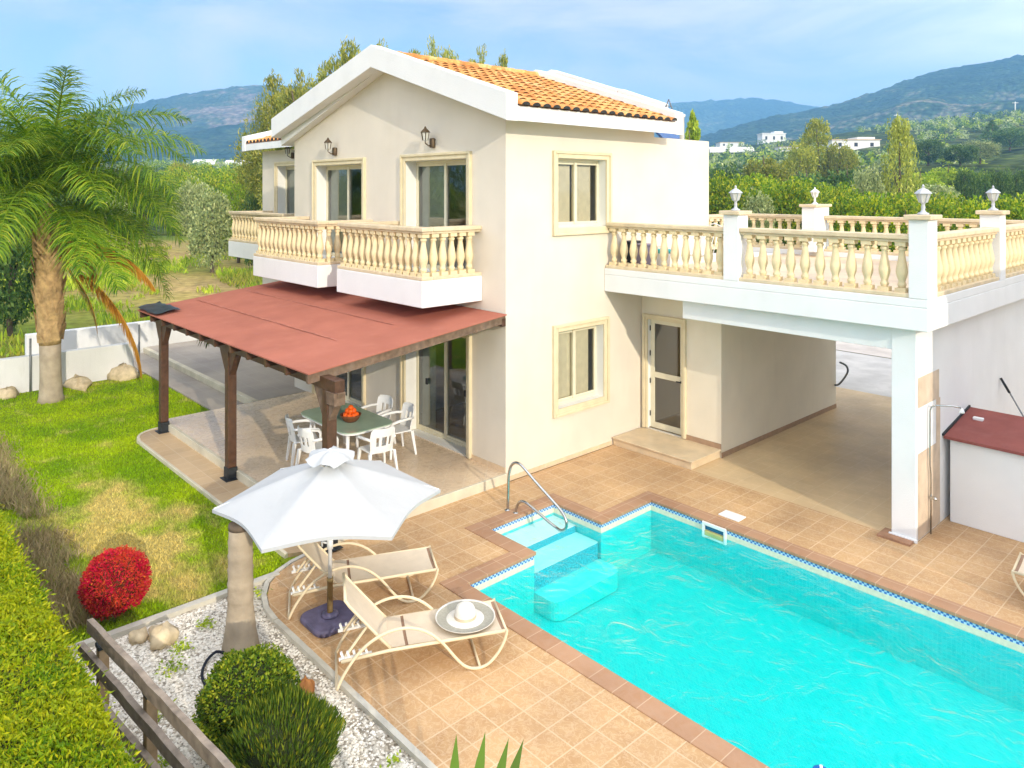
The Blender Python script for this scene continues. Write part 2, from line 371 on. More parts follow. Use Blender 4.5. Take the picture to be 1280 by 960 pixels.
        ln = N('ShaderNodeVectorMath'); ln.operation = 'LENGTH'; L(vs.outputs[0], ln.inputs[0])
        mr = N('ShaderNodeMapRange'); mr.inputs[1].default_value = .15; mr.inputs[2].default_value = 1.25; mr.inputs[3].default_value = .27; mr.inputs[4].default_value = -.06; L(ln.outputs['Value'], mr.inputs[0])
        ad = N('ShaderNodeMath'); ad.operation = 'ADD'; L(n1.outputs['Fac'], ad.inputs[0]); L(mr.outputs[0], ad.inputs[1])
        r1 = ramp(nt, [(.50, (0,0,0)), (.72, (.95,)*3)]); L(ad.outputs[0], r1.inputs[0])
        n2 = N('ShaderNodeTexNoise'); n2.inputs['Scale'].default_value = .8; n2.inputs['Detail'].default_value = 3; L(g.outputs['Position'], n2.inputs['Vector'])
        r2 = ramp(nt, [(.38, dark), (.62, green)]); L(n2.outputs['Fac'], r2.inputs[0])
        c = mixc(nt, r1.outputs[0], r2.outputs[0], dry)
        if blade:
            r3 = ramp(nt, [(0, (.62,.62,.62)), (1, (1.35,1.3,1.2))]); L(g.outputs['Random Per Island'], r3.inputs[0])
        else:
            n3 = N('ShaderNodeTexNoise'); n3.inputs['Scale'].default_value = 45; n3.inputs['Detail'].default_value = 3; L(g.outputs['Position'], n3.inputs['Vector'])
            r3 = ramp(nt, [(.3, (.55,.55,.5)), (.7, (1.1,1.1,1.05))]); L(n3.outputs['Fac'], r3.inputs[0])
        c = mixc(nt, 1.0, c, r3.outputs[0], 'MULTIPLY')
        L(c, p.inputs['Base Color'])
        if blade:
            t = N('ShaderNodeBsdfTranslucent'); L(c, t.inputs['Color']); mx = N('ShaderNodeMixShader'); mx.inputs[0].default_value = .35
            L(p.outputs[0], mx.inputs[1]); L(t.outputs[0], mx.inputs[2]); L(mx.outputs[0], out.inputs[0])
        else: L(p.outputs[0], out.inputs[0])
        return m
    M['lawn'] = grass_mat('lawn_soil', (.30,.37,.02), (.17,.26,.012), (.52,.42,.15), False)
    M['blade'] = grass_mat('grass_blades', (.43,.58,.010), (.24,.42,.008), (.72,.60,.22), True)
    # fields beyond
    m, nt, N, L = new_mat('rough_fields')
    out = N('ShaderNodeOutputMaterial'); p = N('ShaderNodeBsdfPrincipled'); p.inputs['Roughness'].default_value = .9; p.inputs['Specular IOR Level'].default_value = .1; L(p.outputs[0], out.inputs[0])
    g = N('ShaderNodeNewGeometry')
    n1 = N('ShaderNodeTexNoise'); n1.inputs['Scale'].default_value = .035; n1.inputs['Detail'].default_value = 8; n1.inputs['Roughness'].default_value = .6; L(g.outputs['Position'], n1.inputs['Vector'])
    r1 = ramp(nt, [(.30, (.08,.15,.02)), (.42, (.18,.23,.03)), (.50, (.34,.29,.08)), (.62, (.44,.31,.14))]); L(n1.outputs['Fac'], r1.inputs[0])
    n2 = N('ShaderNodeTexNoise'); n2.inputs['Scale'].default_value = 2.5; n2.inputs['Detail'].default_value = 8; L(g.outputs['Position'], n2.inputs['Vector'])
    r2 = ramp(nt, [(.3, (.6,.6,.55)), (.7, (1.2,1.2,1.1))]); L(n2.outputs['Fac'], r2.inputs[0])
    L(mixc(nt, 1.0, r1.outputs[0], r2.outputs[0], 'MULTIPLY'), p.inputs['Base Color'])
    M['field'] = m
    # gravel
    m, nt, N, L = new_mat('white_gravel')
    out = N('ShaderNodeOutputMaterial'); p = N('ShaderNodeBsdfPrincipled'); p.inputs['Roughness'].default_value = .85; L(p.outputs[0], out.inputs[0])
    g = N('ShaderNodeNewGeometry'); vo = N('ShaderNodeTexVoronoi'); vo.inputs['Scale'].default_value = 38; L(g.outputs['Position'], vo.inputs['Vector'])
    sp = N('ShaderNodeSeparateColor'); L(vo.outputs['Color'], sp.inputs[0])
    rp = ramp(nt, [(0, (.24,.21,.16)), (.3, (.52,.47,.38)), (1, (.80,.75,.65))]); L(sp.outputs[0], rp.inputs[0])
    nz = N('ShaderNodeTexNoise'); nz.inputs['Scale'].default_value = 2; nz.inputs['Detail'].default_value = 6; L(g.outputs['Position'], nz.inputs['Vector'])
    r2 = ramp(nt, [(.32, (.62,.57,.5)), (.55, (1,1,1))]); L(nz.outputs['Fac'], r2.inputs[0])
    L(mixc(nt, 1.0, rp.outputs[0], r2.outputs[0], 'MULTIPLY'), p.inputs['Base Color'])
    b = N('ShaderNodeBump'); b.inputs['Strength'].default_value = .9; b.inputs['Distance'].default_value = .02; b.invert = True; L(vo.outputs['Distance'], b.inputs['Height']); L(b.outputs[0], p.inputs['Normal'])
    M['gravel'] = m
    m, nt, N, L = new_mat('white_pebbles')
    out = N('ShaderNodeOutputMaterial'); p = N('ShaderNodeBsdfPrincipled'); p.inputs['Roughness'].default_value = .8; L(p.outputs[0], out.inputs[0]); g = N('ShaderNodeNewGeometry')
    rp = ramp(nt, [(0, (.42,.35,.26)), (.10, (.74,.67,.56)), (1, (.88,.84,.75))]); L(g.outputs['Random Per Island'], rp.inputs[0]); L(rp.outputs[0], p.inputs['Base Color'])
    M['pebble'] = m
    # hills: maquis forest over pale soil
    def hill_mat(name, soil, f1, f2, cov, sc):
        m, nt, N, L = new_mat(name)
        out = N('ShaderNodeOutputMaterial'); p = N('ShaderNodeBsdfPrincipled'); p.inputs['Roughness'].default_value = .95; p.inputs['Specular IOR Level'].default_value = .05; L(p.outputs[0], out.inputs[0])
        g = N('ShaderNodeNewGeometry')
        n1 = N('ShaderNodeTexNoise'); n1.inputs['Scale'].default_value = sc; n1.inputs['Detail'].default_value = 9; n1.inputs['Roughness'].default_value = .7; L(g.outputs['Position'], n1.inputs['Vector'])
        n3 = N('ShaderNodeTexNoise'); n3.inputs['Scale'].default_value = sc*.12; n3.inputs['Detail'].default_value = 4; L(g.outputs['Position'], n3.inputs['Vector'])
        ad = N('ShaderNodeMath'); ad.operation = 'MULTIPLY_ADD'; ad.inputs[1].default_value = .9; L(n3.outputs['Fac'], ad.inputs[0]); L(n1.outputs['Fac'], ad.inputs[2])
        r1 = ramp(nt, [(cov, f1), (cov+.10, f2), (cov+.16, soil)]); 
        mu = N('ShaderNodeMath'); mu.operation = 'MULTIPLY'; mu.inputs[1].default_value = .55; L(ad.outputs[0], mu.inputs[0]); L(mu.outputs[0], r1.inputs[0])
        vo = N('ShaderNodeTexVoronoi'); vo.inputs['Scale'].default_value = sc*5; L(g.outputs['Position'], vo.inputs['Vector'])
        r2 = ramp(nt, [(.1, (1.25,1.25,1.2)), (.7, (.5,.5,.5))]); L(vo.outputs['Distance'], r2.inputs[0])
        L(mixc(nt, 1.0, r1.outputs[0], r2.outputs[0], 'MULTIPLY'), p.inputs['Base Color'])
        b = N('ShaderNodeBump'); b.inputs['Strength'].default_value = 1.0; b.inputs['Distance'].default_value = 6; b.invert = True; L(vo.outputs['Distance'], b.inputs['Height']); L(b.outputs[0], p.inputs['Normal'])
        return m
    M['hill_l'] = hill_mat('left_hill_maquis', (.27,.20,.15), (.022,.050,.018), (.07,.10,.035), .45, .022)
    M['hill_f'] = hill_mat('far_ridge_forest', (.30,.27,.17), (.025,.055,.020), (.07,.11,.04), .50, .018)
    M['hill_r'] = hill_mat('right_hill_pines', (.27,.23,.16), (.020,.048,.016), (.06,.10,.032), .49, .025)
    M['hill_n'] = hill_mat('near_slope_scrub', (.40,.32,.18), (.06,.09,.02), (.12,.15,.035), .46, .03)
build_special()
M['deck'] = mat_tiles('terracotta_deck_tiles', (.57,.36,.185), (.48,.29,.14), (.69,.52,.34), .315, .14, .18, .008, .5, .55, (.65,.45,.24), veins=.5)
M['porch'] = mat_tiles('beige_porch_tiles', (.78,.61,.42), (.74,.57,.38), (.80,.66,.48), .33, 0, 0, .005, .28, .25, (.72,.57,.38), rot=R(45), spec=.3)
M['carport_tile'] = mat_tiles('sandy_carport_tiles', (.70,.53,.31), (.66,.49,.28), (.74,.59,.37), .33, 0, 0, .005, .4, .35, (.58,.46,.30))
M['ledge_tile'] = mat_tiles('ledge_tiles', (.58,.42,.25), (.50,.35,.20), (.62,.50,.34), .30, 0, 0, .006, .5, .5, (.64,.50,.32))
M['path_tile'] = mat_tiles('grey_path_paving', (.42,.37,.31), (.38,.33,.28), (.46,.42,.36), .40, 0, 0, .008, .55, .35, (.50,.45,.38))
LEAFG = mat_leaf('garden_leaf', [(0, (.03,.07,.008)), (.5, (.07,.14,.015)), (.85, (.14,.22,.02)), (1, (.26,.30,.04))], .3)

# ------------------------------------------------------------------ the ground and paving
def ground_and_paving():
    g = MB()
    z = -.12; B = 3300
    X0, X1, Y0, Y1 = 1.0, 11.3, -2.75, 1.35
    g.flat([(-B,-B),(X0,-B),(X0,B),(-B,B)], z); g.flat([(X1,-B),(B,-B),(B,B),(X1,B)], z)
    g.flat([(X0,-B),(X1,-B),(X1,Y0),(X0,Y0)], z); g.flat([(X0,Y1),(X1,Y1),(X1,B),(X0,B)], z)
    tag(g.build('ground', M['field']), kind='structure')
    # lawn
    l = MB(); l.flat([(-12.2,-6.7),(.22,-6.7),(.22,-3.75),(-.0,-3.5),(-7.1,-3.5),(-7.1,-2.05),(-12.2,-2.05)], -.03)
    tag(l.build('lawn', M['lawn']), kind='structure')
    # gravel bed
    l = MB(); l.flat([(.30,-7.0),(12,-7.0),(12,-4.66),(1.2,-4.66),(.3,-4.3)], -.035)
    tag(l.build('gravel_bed', M['gravel']), kind='structure')
    # pool deck: abutting sheets at z=0 with a real edge
    arc = [(1.25,-4.62),(.95,-4.59),(.66,-4.49),(.42,-4.34),(.24,-4.13),(.12,-3.86),(.05,-3.55),(.03,-3.25)]
    d = MB()
    g_ = .03
    d.flat([(1.11-g_,-4.62)]+[p for p in arc if p[0] < 1.11]+[(.03,2.75),(1.11-g_,2.75)], 0)
    d.flat([(1.11-g_,-4.62),(2.09-g_,-4.62),(2.09-g_,-1.37-g_),(1.11-g_,-1.37-g_)], 0)
    d.flat([(1.11-g_,.01+g_),(2.09-g_,.01+g_),(2.09-g_,2.75),(1.11-g_,2.75)], 0)
    d.flat([(2.09-g_,-4.62),(11.2+g_,-4.62),(11.2+g_,-2.57-g_),(2.09-g_,-2.57-g_)], 0)
    d.flat([(2.09-g_,1.21+g_),(11.2+g_,1.21+g_),(11.2+g_,2.75),(2.09-g_,2.75)], 0)
    d.flat([(11.2+g_,-4.62),(16,-4.62),(16,2.75),(11.2+g_,2.75)], 0)
    d.prism([(5.15,2.75),(16,2.75),(16,9.5),(5.15,9.5)], -.1, 0)
    tag(d.build('pool_deck', M['deck']), kind='structure')
    e = MB(); e.bar((1.25,-4.655,-.03),(16,-4.655,-.03),.06,.09)
    for a, b in zip(arc[:-1], arc[1:]):
        e.bar((a[0]-.03,a[1]-.03,-.035),(b[0]-.03,b[1]-.03,-.035),.06,.09)
    e.bar((.26,-6.6,-.02),(.26,-4.16,-.02),.10,.07)
    tag(e.build('kerb_edging', M['kerb_grey']), kind='structure')
    c = MB(); c.prism([(.0,2.75),(5.15,2.75),(5.15,10.2),(.0,10.2)], -.1, -.001)
    tag(c.build('carport_floor', M['carport_tile']), kind='structure')
    p = MB(); p.prism([(-7.0,-3.22),(.0,-3.22),(.0,0.02),(-7.0,.02)], -.1, .15)
    tag(p.build('porch_floor', M['porch']), kind='structure')
    k = MB(); k.box(-7.06,.06,-3.29,-3.22,-.1,.156); k.box(-.0,.045,-3.22,.0,-.1,.156)
    tag(k.build('porch_kerb', M['kerb'], bevel=.008), kind='structure')
    led = MB()
    pts = [(.03,-3.29),(.03,-3.55),(-.1,-3.85),(-6.4,-3.88)]
    for i in range(7):
        t = R(-90 - i*15); pts.append((-6.4+.52*math.cos(t), -3.36+.52*math.sin(t)))
    pts.append((-6.92,-3.29))
    led.prism(pts, -.1, .02); tag(led.build('ledge_paving', M['ledge_tile']), kind='structure')
    led = MB()
    for a, b in zip(pts[3:-1], pts[4:]): led.bar((a[0],a[1],-.03),(b[0],b[1],-.03),.05,.13)
    led.bar((-.1,-3.875,-.03),(-6.4,-3.905,-.03),.05,.13)
    tag(led.build('ledge_kerb', M['kerb'], bevel=.006), kind='structure')
    t = MB(); t.prism([(-15,-1.17),(-7.06,-1.17),(-7.06,1.6),(-15,1.6)], -.1, .14)
    tag(t.build('side_terrace', M['path_tile']), kind='structure')
    t = MB(); t.box(-14.9,-7.07,-1.30,-1.17,-.1,.148); tag(t.build('terrace_kerb', M['kerb'], bevel=.01), kind='structure')
    t = MB(); t.prism([(-14.9,-2.05),(-7.06,-2.05),(-7.06,-1.3),(-14.9,-1.3)], -.1, -.004)
    tag(t.build('side_path', M['path_tile']), kind='structure')
    t = MB(); t.flat([(-15.4,-12),(-12.2,-12),(-12.2,-2.05),(-14.9,-2.05),(-14.9,6),(-15.4,6)], -.05); tag(t.build('rear_lane', M['conc']), kind='structure')
    t = MB(); t.prism([(-1.5,10.2),(9,10.2),(9,14.6),(-1.5,14.6)], -.11, -.03); tag(t.build('driveway', M['conc']), kind='structure')
    t = MB(); t.flat([(-40,15.0),(30,15.0),(30,19),(-40,19)], -.10); tag(t.build('gravel_road', mat('pale_gravel_road', (.55,.50,.45), .9, .15, 1.5, .5, 30, stain=.3)), kind='structure')
ground_and_paving()

# ------------------------------------------------------------------ pool
def pool():
    P = thing('swimming_pool', 'turquoise mosaic swimming pool with a stepped corner and red brown coping', 'swimming pool', (6,-.7,-1.15))
    zb = -.80
    b = MB()
    out = [(1.11,-1.37),(2.09,-1.37),(2.09,-2.57),(11.2,-2.57),(11.2,1.21),(2.09,1.21),(2.09,.01),(1.11,.01)]
    n = len(out)
    def ring(mb, z0, z1, off=0.0):
        for i in range(n):
            a, c = out[i], out[(i+1)%n]
            mb.add([(a[0],a[1],z0),(c[0],c[1],z0),(c[0],c[1],z1),(a[0],a[1],z1)], [(0,1,2,3)])
    ring(b, zb, -.165)
    b.flat([(2.09,-2.57),(11.2,-2.57),(11.2,1.21),(2.09,1.21)], zb); b.flat([(1.11,-1.37),(2.09,-1.37),(2.09,.01),(1.11,.01)], zb)
    b.build('basin', M['liner'], P)
    w = MB(); ring(w, -.165, -.085); w.build('waterline_band', M['waterline'], P)
    w = MB(); ring(w, -.085, -.0); w.build('mosaic_frieze', M['frieze'], P)
    c = MB(); cw = .23; ov = .02; z0, z1 = -.03, .014
    c.box(1.11-cw,1.11+ov,-1.37-cw,.01+cw,z0,z1)
    c.box(1.11+ov,2.09+ov,-1.37-cw,-1.37+ov,z0,z1); c.box(1.11+ov,2.09+ov,.01-ov,.01+cw,z0,z1)
    c.box(2.09-cw,2.09+ov,-2.57-cw,-1.37-cw,z0,z1); c.box(2.09-cw,2.09+ov,.01+cw,1.21+cw,z0,z1)
    c.box(2.09+ov,11.2+cw,-2.57-cw,-2.57+ov,z0,z1); c.box(2.09+ov,11.2+cw,1.21-ov,1.21+cw,z0,z1)
    c.box(11.2-ov,11.2+cw,-2.57+ov,1.21-ov,z0,z1)
    c.build('coping', M['coping'], P, bevel=.006)
    def tread(x0, x1, z, rr, side='riser'):
        s = MB(); pts = [(x0,-1.365),(x1-rr,-1.365)]
        for i in range(6): t = R(-90+18*i); pts.append((x1-rr+rr*math.cos(t), -1.365+rr+rr*math.sin(t)))
        for i in range(6): t = R(18*i); pts.append((x1-rr+rr*math.cos(t), -rr+rr*math.sin(t)))
        pts.append((x0,0.0))
        s.prism(pts, zb+.01, z, 1); s.m[1] = 0; s.build('pool_step', [M['step'] if side == 'riser' else M['step_low'], M[side]], P)
    tread(1.112,1.60,-.20,.02); tread(1.60,2.06,-.30,.05); tread(2.06,2.50,-.54,.16,'liner')
    sk = MB(); x0,x1 = 3.05,3.45; zt,zl = -.01,-.24
    sk.box(x0,x1,1.17,1.205,zt-.05,zt); sk.box(x0,x1,1.17,1.205,zl,zl+.03); sk.box(x0,x0+.04,1.17,1.205,zl+.03,zt-.05); sk.box(x1-.04,x1,1.17,1.205,zl+.03,zt-.05)
    sko = sk.build('skimmer', M['plastic'], P, bevel=.006)
    f = MB(); f.box(x0+.05,x1-.05,1.175,1.20,zl+.04,zl+.11); f.build('skimmer_flap', mat('yellowed_flap', (.62,.52,.20), .4), sko)
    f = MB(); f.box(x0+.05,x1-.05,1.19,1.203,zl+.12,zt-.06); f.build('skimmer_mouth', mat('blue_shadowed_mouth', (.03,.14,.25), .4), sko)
    lid = MB(); lid.prism([(3.12,1.50),(3.46,1.50),(3.46,1.72),(3.12,1.72)], .0, .022)
    tag(lid.build('skimmer_lid', M['plastic'], loc=(3.29,1.61,0), bevel=.008), 'square white access lid set in the tiles behind the skimmer', 'lid')
    # water sheet
    w = MB(); e = .004
    wp = [(1.11+e,-1.37+e),(2.09+e,-1.37+e),(2.09+e,-2.57+e),(11.2-e,-2.57+e),(11.2-e,1.21-e),(2.09+e,1.21-e),(2.09+e,.01-e),(1.11+e,.01-e)]
    w.prism(wp, zb-.02, -.155)
    tag(w.build('water', M['water']), kind='structure')
    f = thing('pool_float', 'small blue float bobbing in the pool at the bottom edge', 'float', (6.40,-2.12,-.2))
    q = MB(); q.lathe([(.02,-.05),(.07,-.03),(.085,.0),(.07,.035),(.03,.05),(.005,.053)], (6.40,-2.12,-.14), 18); q.build('dome', mat('blue_float_plastic', (.02,.16,.55), .35), f)
    q = MB(); q.tube([(6.40,-2.12,-.10),(6.40,-2.12,-.06)], .014, 8); q.build('spout', M['plastic'], f)
    # handrail
    pts = [(.85,0),(.86,.25),(.87,.5),(.90,.64),(.95,.73),(1.03,.78),(1.12,.785),(1.22,.745),(1.45,.62),(1.7,.495),(1.92,.385),(2.03,.31),(2.085,.22),(2.07,.13),(1.99,.075),(1.88,.065),(1.72,.10),(1.5,.165),(1.32,.215),(1.22,.235),(1.12,.215),(1.05,.14),(1.02,.06),(1.01,0)]
    # smooth the polyline
    P3 = [Vector((x,-.73 + (.02 if i > 14 else 0),z)) for i,(x,z) in enumerate(pts)]
    sm = []
    for i in range(len(P3)-1):
        p0 = P3[max(i-1,0)]; p1 = P3[i]; p2 = P3[i+1]; p3 = P3[min(i+2,len(P3)-1)]
        for k in range(4):
            t = k/4; sm.append(.5*((2*p1)+(p2-p0)*t+(2*p0-5*p1+4*p2-p3)*t*t+(3*p1-p0-3*p2+p3)*t**3))
    sm.append(P3[-1])
    H = thing('pool_handrail', 'bent stainless steel handrail standing at the pool steps', 'handrail', (.93,-.73,0))
    r = MB(); r.tube(sm, .021, 10); r.build('rail', M['steel'], H)
    for x, y in ((.85,-.73),(1.01,-.71)):
        q = MB(); q.lathe([(.045,.0),(.045,.012),(.028,.025)], (x,y,0), 14); q.build('floor_flange', M['steel'], H)
pool()

# ------------------------------------------------------------------ masonry helpers
def PV(ax, c, out, u, d, z):
    return (u, c+out*d, z) if ax == 'y' else (c+out*d, u, z)
def facade(mb, ax, c, out, u0, u1, z0, z1, ops, depth, mi=0, rmi=1):
    us = sorted({u0,u1,*[o[0] for o in ops],*[o[1] for o in ops]}); zs = sorted({z0,z1,*[o[2] for o in ops],*[o[3] for o in ops]})
    for a, b in zip(us[:-1], us[1:]):
        for e, f in zip(zs[:-1], zs[1:]):
            um, zm = (a+b)/2, (e+f)/2
            if any(o[0] < um < o[1] and o[2] < zm < o[3] for o in ops): continue
            mb.add([PV(ax,c,out,*q) for q in ((a,0,e),(b,0,e),(b,0,f),(a,0,f))], [(0,1,2,3)], mi)
    for o in ops:
        a,b,e,f = o[:4]
        for q in (((a,0,e),(a,0,f),(a,-depth,f),(a,-depth,e)), ((b,0,e),(b,0,f),(b,-depth,f),(b,-depth,e)), ((a,0,f),(b,0,f),(b,-depth,f),(a,-depth,f)), ((a,0,e),(b,0,e),(b,-depth,e),(a,-depth,e))):
            mb.add([PV(ax,c,out,*k) for k in q], [(0,1,2,3)], rmi)
def pbox(mb, ax, c, out, u0, u1, d0, d1, z0, z1, mi=0):
    a = PV(ax,c,out,u0,d0,z0); b = PV(ax,c,out,u1,d1,z1)
    mb.box(min(a[0],b[0]),max(a[0],b[0]),min(a[1],b[1]),max(a[1],b[1]),z0,z1,mi)

def surround(parent, ax, c, out, u0, u1, z0, z1, bottom=True, w=.13):
    s = MB()
    zb = z0 - (w if bottom else 0)
    pbox(s,ax,c,out,u0-w,u0,-.004,.035,zb,z1+w); pbox(s,ax,c,out,u1,u1+w,-.004,.035,zb,z1+w); pbox(s,ax,c,out,u0,u1,-.004,.035,z1,z1+w)
    if bottom: pbox(s,ax,c,out,u0,u1,-.004,.035,zb,z0)
    w2 = .05
    pbox(s,ax,c,out,u0-w-.002,u0-w+w2,.036,.062,zb-.002,z1+w+.002); pbox(s,ax,c,out,u1+w-w2,u1+w+.002,.036,.062,zb-.002,z1+w+.002); pbox(s,ax,c,out,u0-w+w2,u1+w-w2,.036,.062,z1+w-w2,z1+w+.002)
    if bottom: pbox(s,ax,c,out,u0-w+w2,u1+w-w2,.036,.062,zb-.002,zb+w2)
    return s.build('surround', M['trim'], parent, bevel=.008)

def sliding_window(villa, name, ax, c, out, u0, u1, z0, z1, recess, frame='alu', bottom=True, curtain=None, handles=False, mid=.5):
    f = MB(); fw = .055; d0, d1 = -recess-.05, -recess
    pbox(f,ax,c,out,u0,u1,d0,d1,z0,z0+fw); pbox(f,ax,c,out,u0,u1,d0,d1,z1-fw,z1)
    pbox(f,ax,c,out,u0,u0+fw,d0,d1,z0+fw,z1-fw); pbox(f,ax,c,out,u1-fw,u1,d0,d1,z0+fw,z1-fw)
    um = u0+(u1-u0)*mid
    pbox(f,ax,c,out,um-.035,um+.035,d0-.01,d1+.012,z0+fw,z1-fw)
    # thin sash rails
    for a, b, dd in ((u0+fw,um-.035,-.012),(um+.035,u1-fw,.0)):
        pbox(f,ax,c,out,a,b,d0+.008+dd*0,d1-.008,z0+fw,z0+fw+.045); pbox(f,ax,c,out,a,b,d0+.008,d1-.008,z1-fw-.045,z1-fw)
    wo = f.build(name, M[frame], villa, bevel=.004)
    for a, b in ((u0+fw,um-.035),(um+.035,u1-fw)):
        g = MB(); dd = (d0+d1)/2
        g.add([PV(ax,c,out,*q) for q in ((a,dd,z0+fw+.045),(b,dd,z0+fw+.045),(b,dd,z1-fw-.045),(a,dd,z1-fw-.045))], [(0,1,2,3)])
        g.build('pane', GLASS_W if name == 'window' else GLASS, wo)
    if curtain:
        for a, b in curtain:
            k = MB(); n = max(4, int((b-a)/.05)); vs = []
            for i in range(n+1):
                u = a+(b-a)*i/n; d = -recess-.10 + (.022 if i % 2 else -.022)
                vs += [PV(ax,c,out,u,d,z0+.03), PV(ax,c,out,u,d,z1-.02)]
            k.add(vs, [(2*i,2*i+2,2*i+3,2*i+1) for i in range(n)], 0, True); k.build('curtain', M['curtain'], wo)
    if handles:
        for u in ((u0+um)/2-.12, (u1+um)/2+.12):
            h = MB(); a = PV(ax,c,out,u,-recess+.01,z0+1.0); h.box(a[0]-.03,a[0]+.03,a[1]-.012,a[1]+.02,a[2]-.06,a[2]+.06); h.build('handle', M['iron'], wo, bevel=.01)
    surround(wo, ax, c, out, u0, u1, z0, z1, bottom)
    return wo
GLASS = mat_glass('tinted_door_glass', (.66,.74,.72), .12)
GLASS_W = mat_glass('clear_window_glass', (.88,.88,.82), .0)

# ------------------------------------------------------------------ balustrades
BAL_PROF = [(.070,0),(.070,.055),(.050,.06),(.046,.075),(.058,.09),(.058,.115),(.044,.135),(.050,.17),(.068,.225),(.078,.28),(.075,.33),(.062,.40),(.048,.48),(.041,.54),(.041,.575),(.056,.59),(.056,.61),(.044,.625),(.044,.64),(.066,.65),(.068,.70)]
_bal = {}
def baluster_mesh():
    if 'm' not in _bal:
        b = MB(); b.box(-.072,.072,-.072,.072,0,.06); b.lathe(BAL_PROF[2:19], (0,0,0), 12); b.box(-.07,.07,-.07,.07,.64,.70)
        o = b.build('baluster', M['balu']); _bal['m'] = o.data; bpy.data.objects.remove(o)
    return _bal['m']
def balustrade(parent, name, p0, p1, z0, n, ends=.13, own=None):
    """base course + handrail mesh with each baluster as a child; z0 = top of the plinth, rail top at z0+.87"""
    p0 = Vector((*p0,0)); p1 = Vector((*p1,0)); d = (p1-p0).normalized(); nrm = Vector((-d.y,d.x,0))
    b = MB()
    def course(w, za, zb):
        q = [p0+nrm*w, p0-nrm*w, p1-nrm*w, p1+nrm*w]
        b.prism([(v.x,v.y) for v in q], za, zb)
    course(.115, z0, z0+.06); course(.085, z0+.76, z0+.80); course(.115, z0+.80, z0+.87)
    o = b.build(name, M['coping_stone'], parent, bevel=.012)
    L = (p1-p0).length; base = wloc(parent)
    for i in range(n):
        p = p0 + d*(ends + (L-2*ends)*i/max(1,n-1))
        c = bpy.data.objects.new('baluster', baluster_mesh()); COL.objects.link(c); c.parent = o
        c.location = (p.x-base.x, p.y-base.y, z0+.06-base.z); c.rotation_euler = (0,0,math.atan2(d.y,d.x))
    return o

# ------------------------------------------------------------------ villa
def barrel_tiles(mb, xr, zr, xe, ze, y0, y1, pitch=.235, course=.36, amp=.055):
    """roof tiles on the plane from ridge (xr,zr) to eave (xe,ze): half-round rows with stepped courses"""
    nc = max(1, round((y1-y0)/pitch)); p = (y1-y0)/nc; L = math.hypot(xe-xr, ze-zr); nk = max(1, round(L/course))
    sx, sz = (xe-xr)/L, (ze-zr)/L; nx, nz = -sz, sx
    if nz < 0: nx, nz = -nx, -nz
    rnd = random.Random(4)
    for c in range(nc):
        yc = y0+(c+.5)*p
        jit = rnd.uniform(-.004,.004)
        for k in range(nk):
            a, b = L*k/nk, L*(k+1)/nk + .03
            lift0, lift1 = .0, .018
            vs = []
            m = 7
            for (t, h) in ((a, lift0), (b, lift1)):
                rad = p*.40*(1 if t == b else .9)
                for j in range(m):
                    th = math.pi*j/(m-1)
                    y = yc+jit+rad*math.cos(th); hh = h+rad*.62*math.sin(th)
                    vs.append((xr+sx*t+nx*hh, y, zr+sz*t+nz*hh))
            mb.add(vs, [(j,j+1,m+j+1,m+j) for j in range(m-1)], 0, True)
            if k == nk-1:
                o = len(mb.v)-m
                mb.add(mb.v[o:o+m], [list(range(m))], 1)  # dark face paints the shaded hollow of the open tile end
        # pan between rows
    mb.add([(xr+nx*.012,y0,zr+nz*.012),(xr+nx*.012,y1,zr+nz*.012),(xe+sx*.0+nx*.012,y1,ze+nz*.012),(xe+nx*.012,y0,ze+nz*.012)], [(0,1,2,3)], 0)

